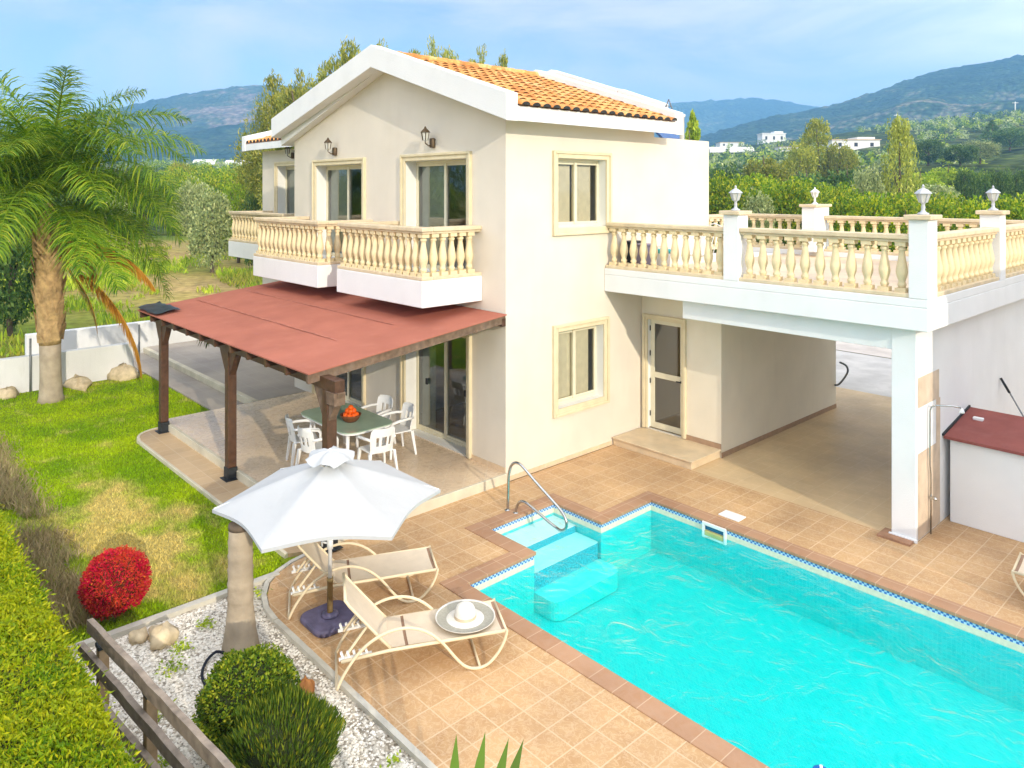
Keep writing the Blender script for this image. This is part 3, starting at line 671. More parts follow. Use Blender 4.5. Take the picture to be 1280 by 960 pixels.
def villa():
    V = thing('villa', 'two storey cream villa with a gabled clay tile roof and stone balconies', 'house', (-3.8,3,0))
    # opening sets
    g_ops = [(-2.93,-1.02,3.36,5.47),(-6.55,-4.53,3.36,5.47),(-2.93,-1.02,.17,2.28),(-6.55,-4.53,.17,2.28)]
    s_ops = [(1.24,2.57,4.22,5.48),(1.24,2.50,.98,2.36)]
    AX, AZ = -3.50, 7.47
    w = MB()
    facade(w,'y',0,-1,-7.65,0,0,6.0,g_ops,.25)
    w.add([(-7.65,0,6.0),(0,0,6.0),(0,0,6.28),(AX,0,AZ),(-7.65,0,6.1)], [(0,1,2,3,4)], 0)
    facade(w,'x',0,1,0,4.1,0,6.0,s_ops,.2); w.add([(0,0,6.0),(0,4.1,6.0),(0,4.1,6.2),(0,0,6.2)], [(0,1,2,3)], 0)
    facade(w,'x',0,1,4.1,6.1,0,5.99,[],.2)
    w.add([(-7.65,0,0),(-7.65,4.1,0),(-7.65,4.1,6.1),(-7.65,0,6.1)], [(0,1,2,3)], 0)
    w.add([(-7.65,4.1,5.7),(0,4.1,5.7),(0,4.1,6.28),(AX,4.1,AZ),(-7.65,4.1,6.1)], [(0,1,2,3,4)], 0)
    # flat part: parapets and roof deck
    w.box(-.22,-.004,4.12,6.1,5.5,5.988); w.box(-7.6,-.22,5.9,6.1,5.5,5.988); w.box(-7.6,-.22,4.12,5.9,5.45,5.6)
    w.add([(0,6.1,0),(-13,6.1,0),(-13,6.1,5.9),(0,6.1,5.9)], [(0,1,2,3)], 0)
    w.add([(-7.65,0,3.15),(0,0,3.15),(0,6.1,3.15),(-7.65,6.1,3.15)], [(0,1,2,3)], 2)
    w.add([(-7.65,0,3.05),(0,0,3.05),(0,6.1,3.05),(-7.65,6.1,3.05)], [(0,1,2,3)], 0)
    w.add([(-7.65,.0,.165),(0,0,.165),(0,6.1,.165),(-7.65,6.1,.165)], [(0,1,2,3)], 2)
    for x in (-3.7,): w.add([(x,.3,0),(x,6,0),(x,6,6),(x,.3,6)], [(0,1,2,3)], 0)
    w.add([(-7.6,3.6,0),(-.05,3.6,0),(-.05,3.6,6),(-7.6,3.6,6)], [(0,1,2,3)], 0)
    w.build('wall', [M['stucco'], M['reveal'], M['roomfloor']], V)
    # rear wing
    w = MB(); facade(w,'y',1.6,-1,-13,-7.65,0,6.1,[(-11.95,-10.2,3.36,5.62)],.25)
    w.add([(-13,1.6,0),(-13,6.1,0),(-13,6.1,6.1),(-13,1.6,6.1)], [(0,1,2,3)], 0)
    w.add([(-13,1.6,3.15),(-7.65,1.6,3.15),(-7.65,6.1,3.15),(-13,6.1,3.15)], [(0,1,2,3)], 2); w.add([(-13,4.2,3),(-7.65,4.2,3),(-7.65,4.2,6),(-13,4.2,6)], [(0,1,2,3)], 0)
    w.build('wall', [M['stucco'], M['reveal'], M['roomfloor']], V)
    # plinth skirting tiles along the visible feet
    for q in ((-.88,-.0,-.012,-.002,.15,.24),(-4.4,-3.06,-.012,-.002,.15,.24),(.002,.012,0.0,2.75,.0,.08)):
        sk = MB(); sk.box(*q); sk.build('skirting', M['porch'], V)
    # main roof
    r = MB()
    ze, zr = 6.27, 7.60; xe, xl = .5, -7.95; zl = 6.22
    bot = [(xl,6.02),(AX,7.35),(xe,6.03)]
    r.prism_y([(xl,5.99),(AX,7.36),(xe,6.03),(xe,ze),(AX,zr),(xl,zl)], -.2, 4.12, 0)
    ro = r.build('roof', [M['white'], M['soffit']], V)
    for (a, b, nm) in ((-.45,-.2,'verge'),(4.12,4.38,'verge')):
        g = MB(); g.prism_y([(xl-.02,6.17),(AX,7.34),(xe+.015,6.015),(xe+.015,6.47),(AX,7.79),(xl-.02,6.63)], a, b, 0); g.build(nm, M['white'], ro, bevel=.012)
    t = MB(); barrel_tiles(t, AX, zr+.01, xe+.04, ze+.005, -.19, 4.11); barrel_tiles(t, AX, zr+.01, xl-.0, zl+.005, -.19, 4.11, .3)
    t.build('roof_tiles', [M['tile_roof'], M['dark']], ro)
    t = MB()
    for i in range(11):
        y = -.16+i*.39; pts = []
        t.add([(AX+.13*math.cos(math.pi*j/6), y+dy, zr+.03+(.10+dz)*math.sin(math.pi*j/6)) for dy, dz in ((0,.0),(.41,.015)) for j in range(7)], [(j,j+1,8+j,7+j) for j in range(6)], 0, True)
    t.build('ridge_tiles', [M['tile_roof']], ro)
    # second roof strip behind (its own low block)
    r = MB(); r.prism_y([(-7.9,6.6),(-3.85,7.52),(-.7,6.46),(-.7,6.62),(-3.85,7.70),(-7.9,6.76)], 4.39, 5.05, 0)
    r.box(-7.6,-1.25,4.45,5.2,5.6,6.55)
    r2 = r.build('roof', M['white'], V)
    t = MB(); barrel_tiles(t, -3.85, 7.71, -.68, 6.63, 4.39, 4.98, .2); t.build('roof_tiles', [M['tile_roof'], M['dark']], r2)
    g = MB(); g.prism_y([(-7.95,6.5),(-3.85,7.60),(-1.72,6.90),(-1.72,7.22),(-3.85,7.93),(-7.95,6.9)], 5.0, 5.25); g.prism_y([(-1.70,6.90),(-.5,6.47),(-.47,6.80),(-1.70,7.24)], 5.0, 5.25); g.build('verge', M['white'], r2, bevel=.01)
    a = MB()
    for p, q in (((-.46,5.1,6.66),(-.36,5.1,6.88)),((-.24,5.1,6.60),(-.36,5.1,6.88)),((-.42,5.1,6.74),(-.29,5.1,6.72))): a.bar(p, q, .018, .018)
    a.build('roof_bracket', M['galv'], r2)
    # rear wing roof: eave to the front
    r = MB(); x0, x1 = -13.4, -7.97
    def sl(x0,x1,y0,z0,y1,z1,th,mi=0):
        return [(x0,y0,z0),(x1,y0,z0),(x1,y1,z1),(x0,y1,z1),(x0,y0,z0+th),(x1,y0,z0+th),(x1,y1,z1+th),(x0,y1,z1+th)]
    F6 = [(3,2,1,0),(4,5,6,7),(0,1,5,4),(1,2,6,5),(2,3,7,6),(3,0,4,7)]
    r.add(sl(x0,x1,1.15,6.12,5.6,7.3,.2), F6); r3 = r.build('roof', M['white'], V)
    g = MB(); g.add(sl(x0-.05,x0+.2,1.13,6.10,5.6,7.28,.46), F6); g.build('verge', M['white'], r3, bevel=.01)
    t = MB(); rnd = random.Random(2)
    n = 21
    for i in range(n):
        xc = x0+.32+i*.245
        for k in range(5):
            ya, yb = 1.15+k*.6, 1.15+(k+1)*.6+.03; za, zb2 = 6.325+(ya-1.15)*.265, 6.325+(yb-1.15)*.265
            vs = [(xc+.1*math.cos(math.pi*j/6), yy, zz+.085*math.sin(math.pi*j/6)) for yy, zz in ((ya,za+.02),(yb,zb2)) for j in range(7)]
            t.add(vs, [(j,j+1,8+j,7+j) for j in range(6)], 0, True)
            if k == 0: t.add(vs[:7], [list(range(7))], 1)  # dark end face, painted shade of the tile hollow
    t.add([(x0+.2,1.14,6.33),(x1,1.14,6.33),(x1,5.6,7.51),(x0+.2,5.6,7.51)], [(0,1,2,3)], 0)
    t.build('roof_tiles', [M['tile_roof'], M['dark']], r3)
    ch = MB(); ch.box(-14.0+.5,-13.1,4.5,5.0,6.6,8.35,1); ch.prism_y([(-13.75,8.4),(-12.95,8.4),(-13.35,8.75)],4.35,5.15,0); ch.build('chimney', [M['tile_roof'], M['white']], r3)
    # openings
    sliding_window(V,'balcony_door','y',0,-1,-2.93,-1.02,3.36,5.47,.25,'alu',False,[(-2.88,-2.02)])
    sliding_window(V,'balcony_door','y',0,-1,-6.55,-4.53,3.36,5.47,.25,'alu',False,[(-6.5,-5.62)])
    sliding_window(V,'patio_door','y',0,-1,-2.93,-1.02,.17,2.28,.25,'alu',False,[(-2.88,-2.45)],True)
    sliding_window(V,'patio_door','y',0,-1,-6.55,-4.53,.17,2.28,.25,'alu',False,None,True)
    sliding_window(V,'balcony_door','y',1.6,-1,-11.95,-10.2,3.36,5.62,.25,'alu',False,[(-11.9,-11.5)])
    sliding_window(V,'window','x',0,1,1.24,2.57,4.22,5.48,.17,'alu',True,[(1.26,1.88),(1.92,2.46)])
    sliding_window(V,'window','x',0,1,1.24,2.50,.98,2.36,.17,'alu',True,[(1.26,1.85),(1.89,2.40)])
    # balconies
    for (x0,x1,yf,yb,nx,ny,left) in ((-3.36,-.61,-1.28,0,13,6,False),(-7.10,-4.10,-1.28,0,14,5,False),(-12.5,-9.0,.33,1.6,16,0,True)):
        b = MB(); b.box(x0,x1,yf,yb-.003,2.98,3.42); bo = b.build('balcony', M['white'], V, bevel=.012)
        s = MB()
        yy = yf+.12
        def course(w, za, zb):
            s.box(x0+.12-w,x1-.12+w,yy-w,yy+w,za,zb)
            s.box(x1-.12-w,x1-.12+w,yy+w,yb-.004,za,zb); s.box(x0+.12-w,x0+.12+w,yy+w,yb-.004,za,zb)
        course(.115,3.42,3.48); course(.085,4.18,4.22); course(.115,4.22,4.29)
        s.build('handrail', M['coping_stone'], bo, bevel=.012)
        base = wloc(V)
        spots = [(x0+.13+(x1-x0-.26)*i/(nx-1), yy) for i in range(nx)]
        ym = yb-.20
        for xx in ((x1-.12, x0+.12)):
            m = 5
            spots += [(xx, yy+(ym-yy)*(i+1)/m) for i in range(m)]
        for x, y in spots:
            c = bpy.data.objects.new('baluster', baluster_mesh()); COL.objects.link(c); c.parent = bo; c.location = (x-base.x,y-base.y,3.48-base.z)
    return V
villa()

def wall_lamp(x, y, z, label):
    L = thing('wall_lamp', label, 'wall lamp', (x,y,z), 'bronze lantern lamps above the balcony doors')
    b = MB(); b.lathe([(.055,-.10),(.06,-.09),(.06,.06),(.05,.075)], (x,y-.03,z), 10); b.tube([(x,y-.03,z-.03),(x,y-.12,z-.07),(x,y-.2,z-.02),(x,y-.2,z+.03)], .012, 6); b.build('bracket', M['bronze'], L)
    s = MB(); s.lathe([(.03,.02),(.05,.03),(.075,.17),(.07,.175)], (x,y-.2,z), 6, 0, False); s.build('lamp_glass', M['frost'], L)
    h = MB(); h.lathe([(.10,.175),(.085,.20),(.03,.25),(.012,.29)], (x,y-.2,z), 6, 0, False)
    for k in range(6):
        t = 2*math.pi*(k+.5)/6; h.bar((x+.052*math.cos(t),y-.2+.052*math.sin(t),z+.03),(x+.077*math.cos(t),y-.2+.077*math.sin(t),z+.175),.012,.012)
    h.build('cap', M['bronze'], L)
wall_lamp(-2.01,0,5.80,'bronze wall lantern above the balcony door next to the house corner')
wall_lamp(-5.65,0,5.78,'bronze wall lantern above the middle balcony door under the gable')
wall_lamp(-10.9,1.6,5.92,'bronze wall lantern over the balcony door of the recessed rear wing')

# ------------------------------------------------------------------ carport wing with roof terrace
def carport():
    W = thing('carport_wing', 'white carport wing with a balustraded roof terrace beside the villa', 'carport', (3,6,0))
    # slab with plinth
    s = MB(); s.box(.004,5.70,2.53,9.7,2.98,3.30)
    s.box(-1.3,.004,6.12,9.7,2.98,3.30)
    for a in ((.004,5.70,2.53,2.80),(5.44,5.70,2.80,9.45),(-1.3,5.44,9.45,9.7)): s.box(a[0],a[1],a[2],a[3],3.30,3.42)
    so = s.build('terrace_slab', [M['white']], W, bevel=.012)
    f = MB(); f.flat([(.01,2.8),(5.44,2.8),(5.44,9.45),(.01,9.45)], 3.304); f.build('terrace_floor', mat_tiles('pale_terrace_tiles', (.70,.56,.40), (.66,.52,.37), (.74,.62,.46), .33), W)
    w = MB()
    # ground floor room under the terrace with back door
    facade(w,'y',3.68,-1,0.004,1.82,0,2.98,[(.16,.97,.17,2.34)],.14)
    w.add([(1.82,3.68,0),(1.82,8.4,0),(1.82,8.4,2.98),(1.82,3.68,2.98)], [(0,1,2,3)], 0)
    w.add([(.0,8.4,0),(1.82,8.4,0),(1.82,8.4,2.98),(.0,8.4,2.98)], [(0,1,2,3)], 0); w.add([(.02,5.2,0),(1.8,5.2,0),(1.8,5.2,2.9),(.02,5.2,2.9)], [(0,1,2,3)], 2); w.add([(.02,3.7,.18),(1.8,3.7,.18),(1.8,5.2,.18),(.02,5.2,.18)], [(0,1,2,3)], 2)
    w.build('wall', [mat('bounce_lit_stucco', (.80,.72,.57), .85, .06, 1.2, .4, 90, stain=.2, var2=(.62,.54,.42)), M['reveal'], M['roomfloor']], W)  # stucco copy lightened and warmed: bounce light put into the wall colour
    p = MB(); p.box(5.15,5.48,2.73,9.6,0,2.975); p.box(5.12,5.50,2.70,2.735,-.0,.05) ; p.build('wall', M['white'], W, bevel=.01)
    # tan patches on the outer face of that wall
    q = MB()
    for (y0,y1,z0,z1) in ((2.79,3.62,1.86,2.28),(2.79,3.66,.02,1.22),(3.50,3.67,1.22,1.86)):
        q.add([(5.484,y0,z0),(5.484,y1,z0),(5.484,y1,z1),(5.484,y0,z1)], [(0,1,2,3)])
    q.build('tan_wall_patch', mat('tan_wall_tone', (.62,.49,.36), .9, .14, 5, .4, 60, stain=.5, var2=(.70,.62,.52)), W)
    b = MB(); b.box(1.62,5.15,2.75,3.02,2.64,2.978); b.build('lintel', M['white'], W, bevel=.008)
    bs = mat('brown_skirting', (.40,.26,.16), .6, .15, 8)
    for q in ((1.822,1.834,3.68,8.4,0,.09),(.97+.09,1.82,3.668,3.678,.15,.25)):
        sk = MB(); sk.box(*q); sk.build('skirting', bs, W)
    # back door
    x0,x1,z0,z1 = .16,.97,.17,2.34; d = MB(); ya, yb = 3.76, 3.80
    d.box(x0,x1,ya,yb,z1-.09,z1); d.box(x0,x1,ya,yb,z0,z0+.12); d.box(x0,x0+.10,ya,yb,z0+.12,z1-.09); d.box(x1-.10,x1,ya,yb,z0+.12,z1-.09); d.box(x0+.10,x1-.10,ya,yb,1.18,1.29)
    do = d.build('back_door', M['alu'], W, bevel=.006)
    bronze = mat_glass('bronze_door_glass', (.42,.33,.13), .12)
    for a, c in ((z0+.12,1.18),(1.29,z1-.09)):
        g = MB(); g.add([(x0+.1,3.78,a),(x1-.1,3.78,a),(x1-.1,3.78,c),(x0+.1,3.78,c)], [(0,1,2,3)]); g.build('pane', bronze, do)
    h = MB(); h.box(x1-.075,x1-.03,3.72,3.758,1.18,1.22); h.box(x1-.16,x1-.03,3.70,3.72,1.19,1.21); h.build('handle', M['iron'], do)
    for zz in (.45,1.1,1.65,2.15):
        h = MB(); h.box(x0-.012,x0+.012,3.735,3.757,zz-.05,zz+.05); h.build('hinge', M['iron'], do)
    surround(do,'y',3.68,-1,x0,x1,z0,z1,False,.10)
    st = MB(); st.box(.03,1.80,2.76,3.667,0,.13); st.box(.03,1.83,2.73,3.667,.13,.158); st.build('door_step', mat('ivory_marble_step', (.66,.52,.34), .35, .14, 4, stain=.4, var2=(.72,.62,.46)), W, bevel=.006)
    # pillars above
    def pil(x0,x1,y0,y1,zt=4.50):
        p = MB(); p.box(x0,x1,y0,y1,3.42,zt); po = p.build('pillar', M['white'], W, bevel=.01)
        c = MB(); c.box(x0-.05,x1+.05,y0-.05,y1+.05,zt,zt+.065); c.build('pillar_cap', M['coping_stone'], po, bevel=.01)
    pil(2.57,2.85,2.525,2.83); pil(5.45,5.705,2.525,2.87); pil(5.40,5.705,5.80,6.10); pil(.72,1.05,9.0,9.75,4.5); pil(5.40,5.705,9.40,9.705)
    y = 2.655
    balustrade(W,'balustrade',(.02,y),(2.57,y),3.42,11); balustrade(W,'balustrade',(2.85,y),(5.45,y),3.42,11)
    x = 5.575
    balustrade(W,'balustrade',(x,2.87),(x,5.80),3.42,12); balustrade(W,'balustrade',(x,6.10),(x,9.40),3.42,13)
    balustrade(W,'balustrade',(-1.25,9.575),(.72,9.575),3.42,8); balustrade(W,'balustrade',(1.05,9.575),(5.40,9.575),3.42,17)
    balustrade(W,'balustrade',(-1.18,6.2),(-1.18,9.46),3.42,12)
carport()

def pillar_lamp(x, y, z, label, white):
    L = thing('pillar_lamp', label, 'lamp', (x,y,z), 'lantern lamps on the terrace pillars')
    m = M['plastic'] if white else M['greymetal']
    b = MB(); b.lathe([(.075,0),(.075,.02),(.035,.04),(.022,.07),(.028,.10),(.020,.14),(.03,.16),(.045,.17)], (x,y,z), 10); b.build('stem', m, L)
    g = MB(); g.lathe([(.045,.17),(.085,.29),(.083,.295)], (x,y,z), 6, 0, False); g.build('lamp_glass', M['frost'], L)
    c = MB()
    for k in range(6):
        t = 2*math.pi*(k+.5)/6; c.bar((x+.047*math.cos(t),y+.047*math.sin(t),z+.17),(x+.088*math.cos(t),y+.088*math.sin(t),z+.29),.016,.016)
    c.lathe([(.115,.29),(.105,.305),(.06,.345),(.03,.36),(.014,.375),(.02,.39),(.006,.42)], (x,y,z), 6, 0, False); c.build('cap', m, L)
pillar_lamp(2.71,2.68,4.565,'grey lantern on the front terrace pillar next to the villa wall',False)
pillar_lamp(5.58,2.70,4.565,'grey lantern on the outer front corner pillar over the carport opening',False)
pillar_lamp(5.56,5.95,4.565,'grey lantern on the side pillar between two side balustrades',False)
pillar_lamp(.88,9.35,4.565,'white lantern on the broad rear terrace pillar',True)

def terrace_things():
    b = MB(); b.box(.06,.22,3.0,3.35,3.304,3.86); b.box(.04,.24,2.98,3.37,3.86,3.92); tag(b.build('storage_box', M['iron'], loc=(.14,3.15,3.304), bevel=.02), 'dark storage box against the villa behind the terrace balusters', 'box')
    b = MB(); b.box(.36,.62,3.0,3.3,3.304,3.84); b.box(.34,.64,2.98,3.32,3.84,3.88); tag(b.build('storage_box', M['mauve'], loc=(.49,3.15,3.304), bevel=.02), 'mauve grey storage box behind the terrace balusters', 'box')
    b = MB(); b.lathe([(.10,0),(.13,.40),(.135,.42)], (.92,3.15,3.304), 14); bo = b.build('bucket', mat('white_bucket', (.75,.76,.78), .4), loc=(.92,3.15,3.304)); tag(bo, 'white bucket with teal rim behind the terrace balusters', 'bucket')
    r = MB(); r.lathe([(.138,.42),(.142,.49),(.12,.50)], (.92,3.15,3.304), 14); r.build('rim', M['teal'], bo)
    t = thing('garden_chair', 'white wire garden chair behind the terrace balusters', 'chair', (1.55,3.5,3.304))
    f = MB()
    for i in range(7):
        x = 1.33+.07*i; f.tube([(x,3.75,3.74),(x+.02,3.82,4.0),(x,3.86,4.2)], .008, 5)
    f.tube([(1.30,3.75,3.72),(1.30,3.86,4.2),(1.55,3.88,4.28),(1.80,3.86,4.2),(1.80,3.75,3.72)], .013, 6); f.build('backrest', M['plastic'], t)
    f = MB(); f.box(1.30,1.80,3.3,3.75,3.70,3.73); f.build('seat', M['plastic'], t, bevel=.01)
    for x in (1.32,1.78):
        for y in (3.32,3.73):
            l = MB(); l.tube([(x,y,3.70),(x,y,3.304)], .013, 6); l.build('leg', M['plastic'], t)
    s = thing('solar_panel', 'blue solar panel tilted on the flat roof behind the gable', 'solar panel', (-.95,5.4,5.6))
    p = MB(); p.add([(-1.35,5.55,6.55),(-.42,5.0,6.03),(-.42,5.8,6.03),(-1.35,5.85,6.55),(-1.38,5.55,6.51),(-.45,5.0,5.99),(-.45,5.8,5.99),(-1.38,5.85,6.51)], [(0,1,2,3),(7,6,5,4),(0,4,5,1),(1,5,6,2),(2,6,7,3),(3,7,4,0)]); p.build('panel', M['solar'], s)
    l = MB(); l.bar((-.5,5.1,5.6),(-.5,5.1,6.0),.04,.04); l.bar((-1.3,5.6,5.6),(-1.3,5.6,6.5),.04,.04); l.bar((-.5,5.7,5.6),(-.5,5.7,6.0),.04,.04); l.build('stand', M['galv'], s)
    v = MB(); v.lathe([(.05,0),(.05,.5),(.07,.5),(.07,.56)], (-.12,5.25,5.985), 12); tag(v.build('vent_pipe', M['white'], loc=(-.12,5.25,5.985)), 'short white vent pipe on the flat roof parapet', 'vent pipe')
terrace_things()

# shed, shower, pole
def right_side():
    s = thing('garden_shed', 'low whitewashed shed with a maroon felt roof by the carport wall', 'shed', (6.7,4.3,0))
    w = MB(); w.box(5.56,8.0,3.84,4.9,0,1.21); w.build('wall', M['white'], s, bevel=.01)
    r = MB(); r.add([(5.50,3.76,1.23),(8.1,3.76,1.23),(8.1,4.98,1.42),(5.50,4.98,1.42),(5.50,3.76,1.27),(8.1,3.76,1.27),(8.1,4.98,1.46),(5.50,4.98,1.46)], [(3,2,1,0),(4,5,6,7),(0,1,5,4),(1,2,6,5),(2,3,7,6),(3,0,4,7)]); ro = r.build('roof', M['felt_old'], s)
    k = MB(); k.bar((5.49,3.75,1.285),(5.49,4.98,1.475),.03,.03); k.build('roof_edge', M['iron'], ro)
    st = MB(); st.box(5.66,5.80,4.52,4.60,1.385,1.43); tag(st.build('stone', M['plastic'], loc=(5.73,4.56,1.385), bevel=.012), 'small white stone lying on the maroon shed roof', 'stone')
    h = thing('outdoor_shower', 'thin steel outdoor shower pipe on the tan patched wall', 'shower', (5.5,3.17,0))
    p = MB(); p.tube([(5.515,3.19,0),(5.515,3.19,.85),(5.515,3.15,1.0),(5.515,3.15,1.5),(5.515,3.15,1.76),(5.53,3.155,1.82),(5.58,3.18,1.85),(5.78,3.28,1.86),(5.86,3.32,1.845)], .012, 8); p.build('pipe', M['steel'], h)
    p = MB(); p.lathe([(.012,0),(.03,-.03),(.04,-.06),(.035,-.065)], (5.87,3.325,1.84), 10); p.build('shower_head', M['plastic'], h)
    p = MB(); p.box(5.50,5.56,3.17,3.21,.50,.54); p.lathe([(.025,0),(.03,.02),(.01,.04)], (5.57,3.19,.50), 8); p.build('valve', M['steel'], h)
    b = thing('broom', 'thin pole with a black grip leaning behind the shed', 'broom', (5.9,6.6,0))
    q = MB(); q.tube([(6.3,6.9,0.0),(5.60,6.65,1.45)], .013, 6); q.build('handle', M['galv'], b)
    q = MB(); q.tube([(5.62,6.658,1.40),(5.50,6.615,1.64)], .022, 8); q.build('grip', M['iron'], b)
    q = MB(); q.tube(smooth_path([(1.835,8.32,.52),(1.95,8.30,.58),(2.12,8.30,.85),(2.10,8.30,1.0),(1.95,8.30,1.06)]), .022, 8); tag(q.build('bent_pipe', M['galv'], loc=(1.9,8.3,.5)), 'bent grey pipe sticking out at the far end of the carport wall', 'pipe')
    p = MB(); p.prism([(5.02,2.55),(5.46,2.55),(5.46,2.70),(5.12,2.70),(5.12,2.86),(5.02,2.86)], .001, .03); tag(p.build('floor_slab', mat('terracotta_slab', (.40,.22,.13), .7, .2, 8), loc=(5.25,2.65,0)), 'terracotta slab at the foot of the carport pillar', 'slab')
    # unseen house and wall off right, added to shade terrace side and deck corner
    n = thing('added_shade_house', 'cream neighbouring villa across the side court', 'house', (16,6,0))
    w = MB(); w.box(12.0,20,1.55,10,0,5.6); w.build('wall', M['stucco'], n); w = MB(); w.box(11.9,20.1,1.45,10.1,5.6,5.75); w.build('roof', M['white'], n)
    d = MB(); d.box(8.75,8.95,1.35,2.5,0,1.25); d.box(8.7,9.0,1.3,2.5,1.25,1.32); tag(d.build('added_shade_wall', M['white'], loc=(8.85,1.9,0)), 'low white divider wall beside the pool court', 'wall')
right_side()

# ------------------------------------------------------------------ pergola
def pergola():
    P = thing('pergola', 'lean-to pergola with dark wooden posts and a red felt roof', 'pergola', (-3.5,-1.8,0))
    y0,z0,y1,z1 = -3.64,2.43,-.03,2.83; x0,x1 = -7.35,.06
    k = (z1-z0)/(y1-y0)
    r = MB()
    nx, ny = 26, 14; rnd = random.Random(8)
    vs = []
    for j in range(ny+1):
        for i in range(nx+1):
            y = y0+(y1-y0)*j/ny; vs.append((x0+(x1-x0)*i/nx, y, z0+k*(y-y0)+(rnd.uniform(-.008,.008) if 0<i<nx and 0<j<ny else 0)))
    r.add(vs, [(j*(nx+1)+i,j*(nx+1)+i+1,(j+1)*(nx+1)+i+1,(j+1)*(nx+1)+i) for j in range(ny) for i in range(nx)], 0, True)
    r.add([(x0,y0,z0-.02),(x1,y0,z0-.02),(x1,y1,z1-.02),(x0,y1,z1-.02)], [(3,2,1,0)], 1)
    r.add([(x0,y0,z0-.02),(x1,y0,z0-.02),(x1,y0,z0),(x0,y0,z0)], [(0,1,2,3)], 0); r.add([(x1,y0,z0-.02),(x1,y1,z1-.02),(x1,y1,z1),(x1,y0,z0)], [(0,1,2,3)], 0); r.add([(x0,y0,z0-.02),(x0,y1,z1-.02),(x0,y1,z1),(x0,y0,z0)], [(3,2,1,0)], 0)
    ro = r.build('roof', [M['felt'], M['wood']], P)
    sm = MB()
    for yy in (-2.55,-1.5): sm.add([(x0+.3,yy,z0+k*(yy-y0)+.012),(x1-1.2,yy,z0+k*(yy-y0)+.012),(x1-1.2,yy+.025,z0+k*(yy+.025-y0)+.012),(x0+.3,yy+.025,z0+k*(yy+.025-y0)+.012)], [(0,1,2,3)])
    sm.build('felt_seam', mat('faded_felt_seam', (.465,.175,.118), .9, .3, 6), ro)
    b = MB(); b.box(-7.2,.42,-3.44,-3.29,2.20,2.36); b.build('beam', M['wood'], P, bevel=.008)
    b = MB(); b.box(-7.2,.02,-.10,-.014,2.62,2.76); b.build('beam', M['wood'], P, bevel=.008)
    n = 12
    for i in range(n):
        x = -7.25+ (7.25-.02)*i/(n-1)
        m = M['wood_grey'] if i == n-1 else M['wood']
        f = MB(); f.bar((x,-3.62,z0-.09+k*.02),(x,-.02,z1-.09),.07,.14); f.build('rafter', m, P, bevel=.006)
    for x in (-6.62,-3.24,.12):
        p = MB(); p.box(x-.075,x+.075,-3.43,-3.28,.22 if x < 0 else .22,2.20); po = p.build('post', M['wood'], P, bevel=.012)
        s = MB(); s.box(x-.085,x+.085,-3.44,-3.27,.03,.22); s.box(x-.14,x+.14,-3.49,-3.22,.021,.032); s.build('post_shoe', M['iron'], po, bevel=.004)
        c = MB()
        for sgn in (-1,1):
            c.prism_y([(x+sgn*.076,1.78),(x+sgn*.076,2.20),(x+sgn*.34,2.20),(x+sgn*.30,2.12)][::sgn], -3.41, -3.30)
        c.build('brace', M['wood'] if x < 0 else M['wood_grey'], po)
    c = MB(); c.box(.20,.42,-3.45,-3.28,2.02,2.195); c.build('beam_stub', M['wood_grey'], P, bevel=.006)
    f = MB(); rnd = random.Random(3)
    vs = []
    for j in range(5):
        for i in range(9): vs.append((-7.42+.16*i, -3.66+.12*j, 2.45+k*.12*j+.03*abs(math.sin(i*1.3+j*2.1))+rnd.uniform(0,.03)))
    f.add(vs, [(j*9+i,j*9+i+1,(j+1)*9+i+1,(j+1)*9+i) for j in range(4) for i in range(8)], 0, True); f.build('torn_membrane', M['blackflap'], P)
pergola()

